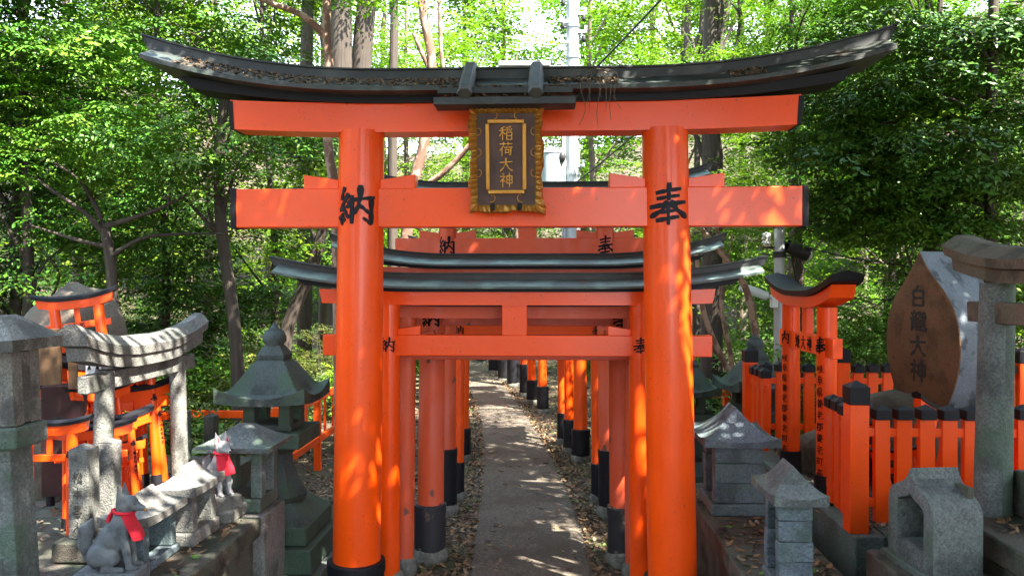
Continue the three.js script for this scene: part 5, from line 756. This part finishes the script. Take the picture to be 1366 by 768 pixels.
// the canopy that shades the shrine: trees on the right bank and behind the camera, above the frame
{
  // openings in the canopy, as places on the shrine where the sun comes through: x, y, z, radius
  const gaps = [[-3.05, 1.3, -5.9, 0.62], [-2.15, 1.3, -5.2, 0.3], [-2.2, 1.25, -4.75, 0.25], [-2.7, 2.1, -5.4, 0.16], [-3.5, 2.4, -6.6, 0.3], [-2.6, 1.5, -6.4, 0.22], [0.35, 0, -9.6, 0.2], [0.7, 0, -9.2, 0.16], [0.0, 0, -10.1, 0.18], [-0.2, 0, -13, 0.22], [0.45, 0, -8.3, 0.16], [0.0, 0, -7.1, 0.15], [0.55, 0, -7.0, 0.13], [-0.6, 0, -18, 0.5], [-0.8, 0, -21, 0.6], [1.3, 1.4, -5.75, 0.13], [1.35, 2.1, -5.75, 0.12], [-1.0, 1.2, -5.85, 0.12], [1.9, 3.1, -5.8, 0.04], [1.9, 1.35, -6.6, 0.06], [0.3, 0, -7.4, 0.16], [-0.1, 0, -8.2, 0.14], [-0.75, 1.5, -7.1, 0.2]];
  for (let i = 0; i < 26; i++) gaps.push([rr(-4, 4), rr(0, 1.5), rr(-13, -5), rr(0.02, 0.12)]);
  const keep = (x, y, z) => { for (const g of gaps) { const k = (y - g[1]) / SUN.y; if (Math.hypot(x - SUN.x * k - g[0], z - SUN.z * k - g[2]) < g[3] + (g[3] > 0.11 ? 0.36 : 0.2)) return false; } return true; };
  const trees = [[6.9, 2.2], [8.2, 6.6], [4.4, -3.2]], blobs = trees.map(() => []);
  for (let i = 0; i < 104; i++) { const x = rr(-1.9, 8.4), z = rr(x > 4 ? -7.5 : -10.5, 2.2), y = Math.max(5.2, 3.4 - 0.40 * z) + rr(0.2, 2.2); let k = 0, best = 1e9; trees.forEach(([tx, td], j) => { const e = Math.hypot(x - tx, z + td); if (e < best) { best = e; k = j; } }); blobs[k].push([x, y, z, 1.2, 0.4, 1.2, 80]); }
  for (const q of [[7.0, 8.0, -4.4], [6.3, 7.2, -4.9], [6.6, 8.6, -4.2]]) blobs[1].push([...q, 1.1, 0.4, 1.1, 90]);
  trees.forEach(([x, d], i) => { const kx = x, base = gnd(x, d); tree(['spreading tree on the right bank shading the stone torii', 'spreading tree on the right bank shading the picket fence', 'spreading tree behind the viewpoint shading the path'][i], 'canopy trees over the shrine', [base, V(x - 0.1, 3, -d), V(x - 0.4, 5, -d), V(x - 0.6, 7.5, -d)], 0.24, 0.1, blobs[i], { kind: 'maple', col: LEAFCOL.mid, scale: 1.45, gap: 0.1, freq: 0.9, keep: (a, b, c) => keep(a + base.x, b + base.y, c + base.z) }); });
  // the wood goes on behind the viewpoint, on its left
  for (const [x, z, w] of [[-10.5, 3, 'farthest left'], [-9, 7, 'left'], [-6, 9, 'middle'], [-3.2, 8.2, 'right'], [-0.6, 9.5, 'farthest right']]) { const p = straight(x, -z, 12); tree('broad evergreen in the wood behind the viewpoint', 'wood behind the viewpoint', p, 0.16, 0.05, autoBlobs(x, z, p[0].y + 1, p[0].y + 12, 2.8, 12, 44), { kind: 'ever', col: LEAFCOL.mid, scale: 2.0, gap: 0.25 }); }
}
// low green growth on the slopes
{
  const n = 4200, m = new THREE.InstancedMesh(TWIGS.fine[0], M.leaf, n), mt = new THREE.Matrix4(), e = new THREE.Euler(), qt = new THREE.Quaternion(), c = new THREE.Color(); m.name = 'ground_cover';
  for (let i = 0; i < n; i++) { const far = i % 2; let x, d; do { d = far ? rr(20, 40) : rr(12, 24); x = rr(-1, 1) * (far ? 24 : 13); } while (Math.abs(x + Math.max(0, d - 14) * 0.11) < (d < 25 ? 2.6 : 3.5) || noise3(x * 0.6, 8, d * 0.6) < 0.42); e.set(rr(-0.4, 0.4), rr(0, 6.28), rr(-0.4, 0.4)); const s = rr(0.7, 1.4) * (far ? 2 : 1.1); mt.compose(V(x, floorY(x, -d) + rr(0.02, 0.3) * (far ? 2 : 1), -d), qt.setFromEuler(e), V(s, s, s)); m.setMatrixAt(i, mt); const k = rr(0.5, 1.4); m.setColorAt(i, c.setRGB(0.06 * k, 0.15 * k, 0.018 * k)); }
  m.castShadow = m.receiveShadow = true; scene.add(m); tag(m, 'low green growth covering the slopes under the trees', 'ground cover', null, 'stuff');
}
// ------------------------------------------------------------------ fallen leaves
function deadLeaf(len, wid) { const pos = [], idx = []; for (let i = 0; i <= 3; i++) { const t = i / 3, w = wid * Math.sin(Math.PI * (0.12 + 0.8 * t)), y = 0.25 * len * Math.pow(t - 0.5, 2); pos.push((t - 0.5) * len, y, w / 2, (t - 0.5) * len, y - 0.12 * wid, 0, (t - 0.5) * len, y + 0.1 * wid, -w / 2); if (i < 3) for (let k = 0; k < 2; k++) { const a = i * 3 + k; idx.push(a, a + 1, a + 3, a + 1, a + 4, a + 3); } } const g = new THREE.BufferGeometry(); g.setAttribute('position', new THREE.Float32BufferAttribute(pos, 3)); g.setIndex(idx); g.computeVertexNormals(); return g; }
const DL = deadLeaf(0.065, 0.03);
function litter(label, spots, big = 1, green = 0.02, dark = 1) {
  const m = new THREE.InstancedMesh(DL, M.litter, spots.length), mt = new THREE.Matrix4(), q = new THREE.Quaternion(), c = new THREE.Color(); m.name = numbered('fallen_leaves');
  spots.forEach(([x, y, z, tilt], i) => { q.setFromEuler(new THREE.Euler(rr(-0.5, 0.5) + (tilt || 0), rr(0, 6.28), rr(-0.5, 0.5))); const s = big * rr(0.55, 1.3); mt.compose(V(x, y + 0.008, z), q, V(s, s, s)); m.setMatrixAt(i, mt); const k = rr(0.35, 1.25) * dark, w = rnd(); m.setColorAt(i, w < green ? c.setRGB(0.1, 0.22, 0.03) : c.setRGB(0.24 * k, lerp(0.12, 0.18, w) * k, lerp(0.05, 0.11, w) * k)); });
  m.castShadow = m.receiveShadow = true; scene.add(m); tag(m, label, 'leaves', null, 'stuff');
}
{
  const s = []; for (let i = 0; i < 15000; i++) { const d = 5 + 19 * Math.pow(rnd(), 1.5), [l, r] = pathAt(d), e = Math.pow(rnd(), 1.6) * 2.1; const x = rnd() < 0.5 ? l + 0.1 - e : r - 0.1 + e; s.push([x, Math.max(floorY(x, -d), (x > l && x < r) ? 0.03 : 0), -d]); }
  for (let i = 0; i < 260; i++) { const d = rr(5.5, 22), [l, r] = pathAt(d); s.push([rr(l, r), 0.036, -d]); }
  for (let i = 0; i < 5000; i++) { const d = rr(9, 17), x = (i % 2 ? 1 : -1) * rr(2, 6.5); s.push([x, floorY(x, -d), -d]); }
  litter('brown dry leaves drifted along both edges of the path', s);
  const w = []; for (let i = 0; i < 520; i++) { const d = rr(4.5, 7.4), e = Math.pow(rnd(), 0.7) * 0.62; w.push([1.54 + e + 0.0457 * (d - 5), 0.615, -d]); } litter('brown dry leaves lying on the low stone ledge', w, 0.9, 0.03);
  const f = []; for (let i = 0; i < 1500; i++) f.push([rr(2.5, 4.6), 0.665, -rr(5.75, 8.9)]); for (let i = 0; i < 160; i++) f.push([rr(2.5, 4.4), 0.702, -rr(5.76, 5.98)]); litter('brown dry leaves inside the picket fence', f, 0.9);
  const u = []; for (let i = 0; i < 220; i++) u.push([rr(2.95, 4), 1.055, -rr(4.3, 5.6)]); litter('brown dry leaves around the round stone pillar', u, 0.9);
  const v = []; for (let i = 0; i < 160; i++) v.push([rr(-2.5, -1.9), 0.862, -rr(4.2, 5.6)]); for (let i = 0; i < 240; i++) v.push([rr(-4, -2.6), 0.862, -rr(5, 7)]); litter('brown dry leaves on the dark terrace among the foxes', v, 0.8);
  const k = [], t = gate1.t, c = Math.cos(YAW), sn = Math.sin(YAW), put = (x, y, z, tl) => k.push([t.position.x + x * c + z * sn, y, t.position.z - x * sn + z * c, tl]), rise = riser(2.79, 0.85, 0.285);
  for (let i = 0; i < 2300; i++) { const x = rr(-2.45, 2.2), f2 = Math.pow(rnd(), 1.1); if (noise3(x * 3, 1, 1) < (x > 0.6 ? 0.6 : 0.25)) continue; put(x, lerp(gate1.y2, gate1.y1, f2) + rise(Math.abs(x)), lerp(gate1.zr, gate1.zf, f2) - 0.004, 0.5); }
  for (let i = 0; i < 260; i++) { put(rr(-0.48, 0.42), 3.909, rr(0.3, 0.43), 0); put(rr(-0.5, 0.44), 3.83, rr(0.36, 0.49), 0); }
  litter('dry leaf litter lying on the roof of the tall gate', k, 0.5, 0.01, 0.5);
}
{ // dead twigs hanging over the tall gate
  const t = thing('dead_branch', 'grey dead twigs hanging over the ridge of the tall gate', 'branch', P(798, 92, 5.62).toArray(), 0), o = P(798, 92, 5.62);
  for (const [u, v] of [[772, 168], [786, 150], [798, 172], [808, 150], [815, 160], [822, 135], [768, 130], [828, 145], [802, 130], [780, 140]]) { const e = P(u, v, 5.44).sub(o), m = e.clone().multiplyScalar(0.4).add(V(rr(-0.03, 0.03) + e.x * 0.5, 0.03, 0.09)); mesh('twig', tube([V(rr(-0.03, 0.03), 0, 0), m, e.clone().multiplyScalar(0.75).add(V(rr(-0.02, 0.02), 0, 0.04)), e], 0.005, 0.0018, 5, 10), M.bark, t); }
}
console.log('twigs', twigs);
const renderer = new THREE.WebGLRenderer({ antialias: true });
renderer.toneMapping = THREE.LinearToneMapping; renderer.toneMappingExposure = EXPOSURE; renderer.outputColorSpace = THREE.SRGBColorSpace;
renderer.shadowMap.enabled = true; renderer.setSize(1024, 575);
renderer.render(scene, camera);
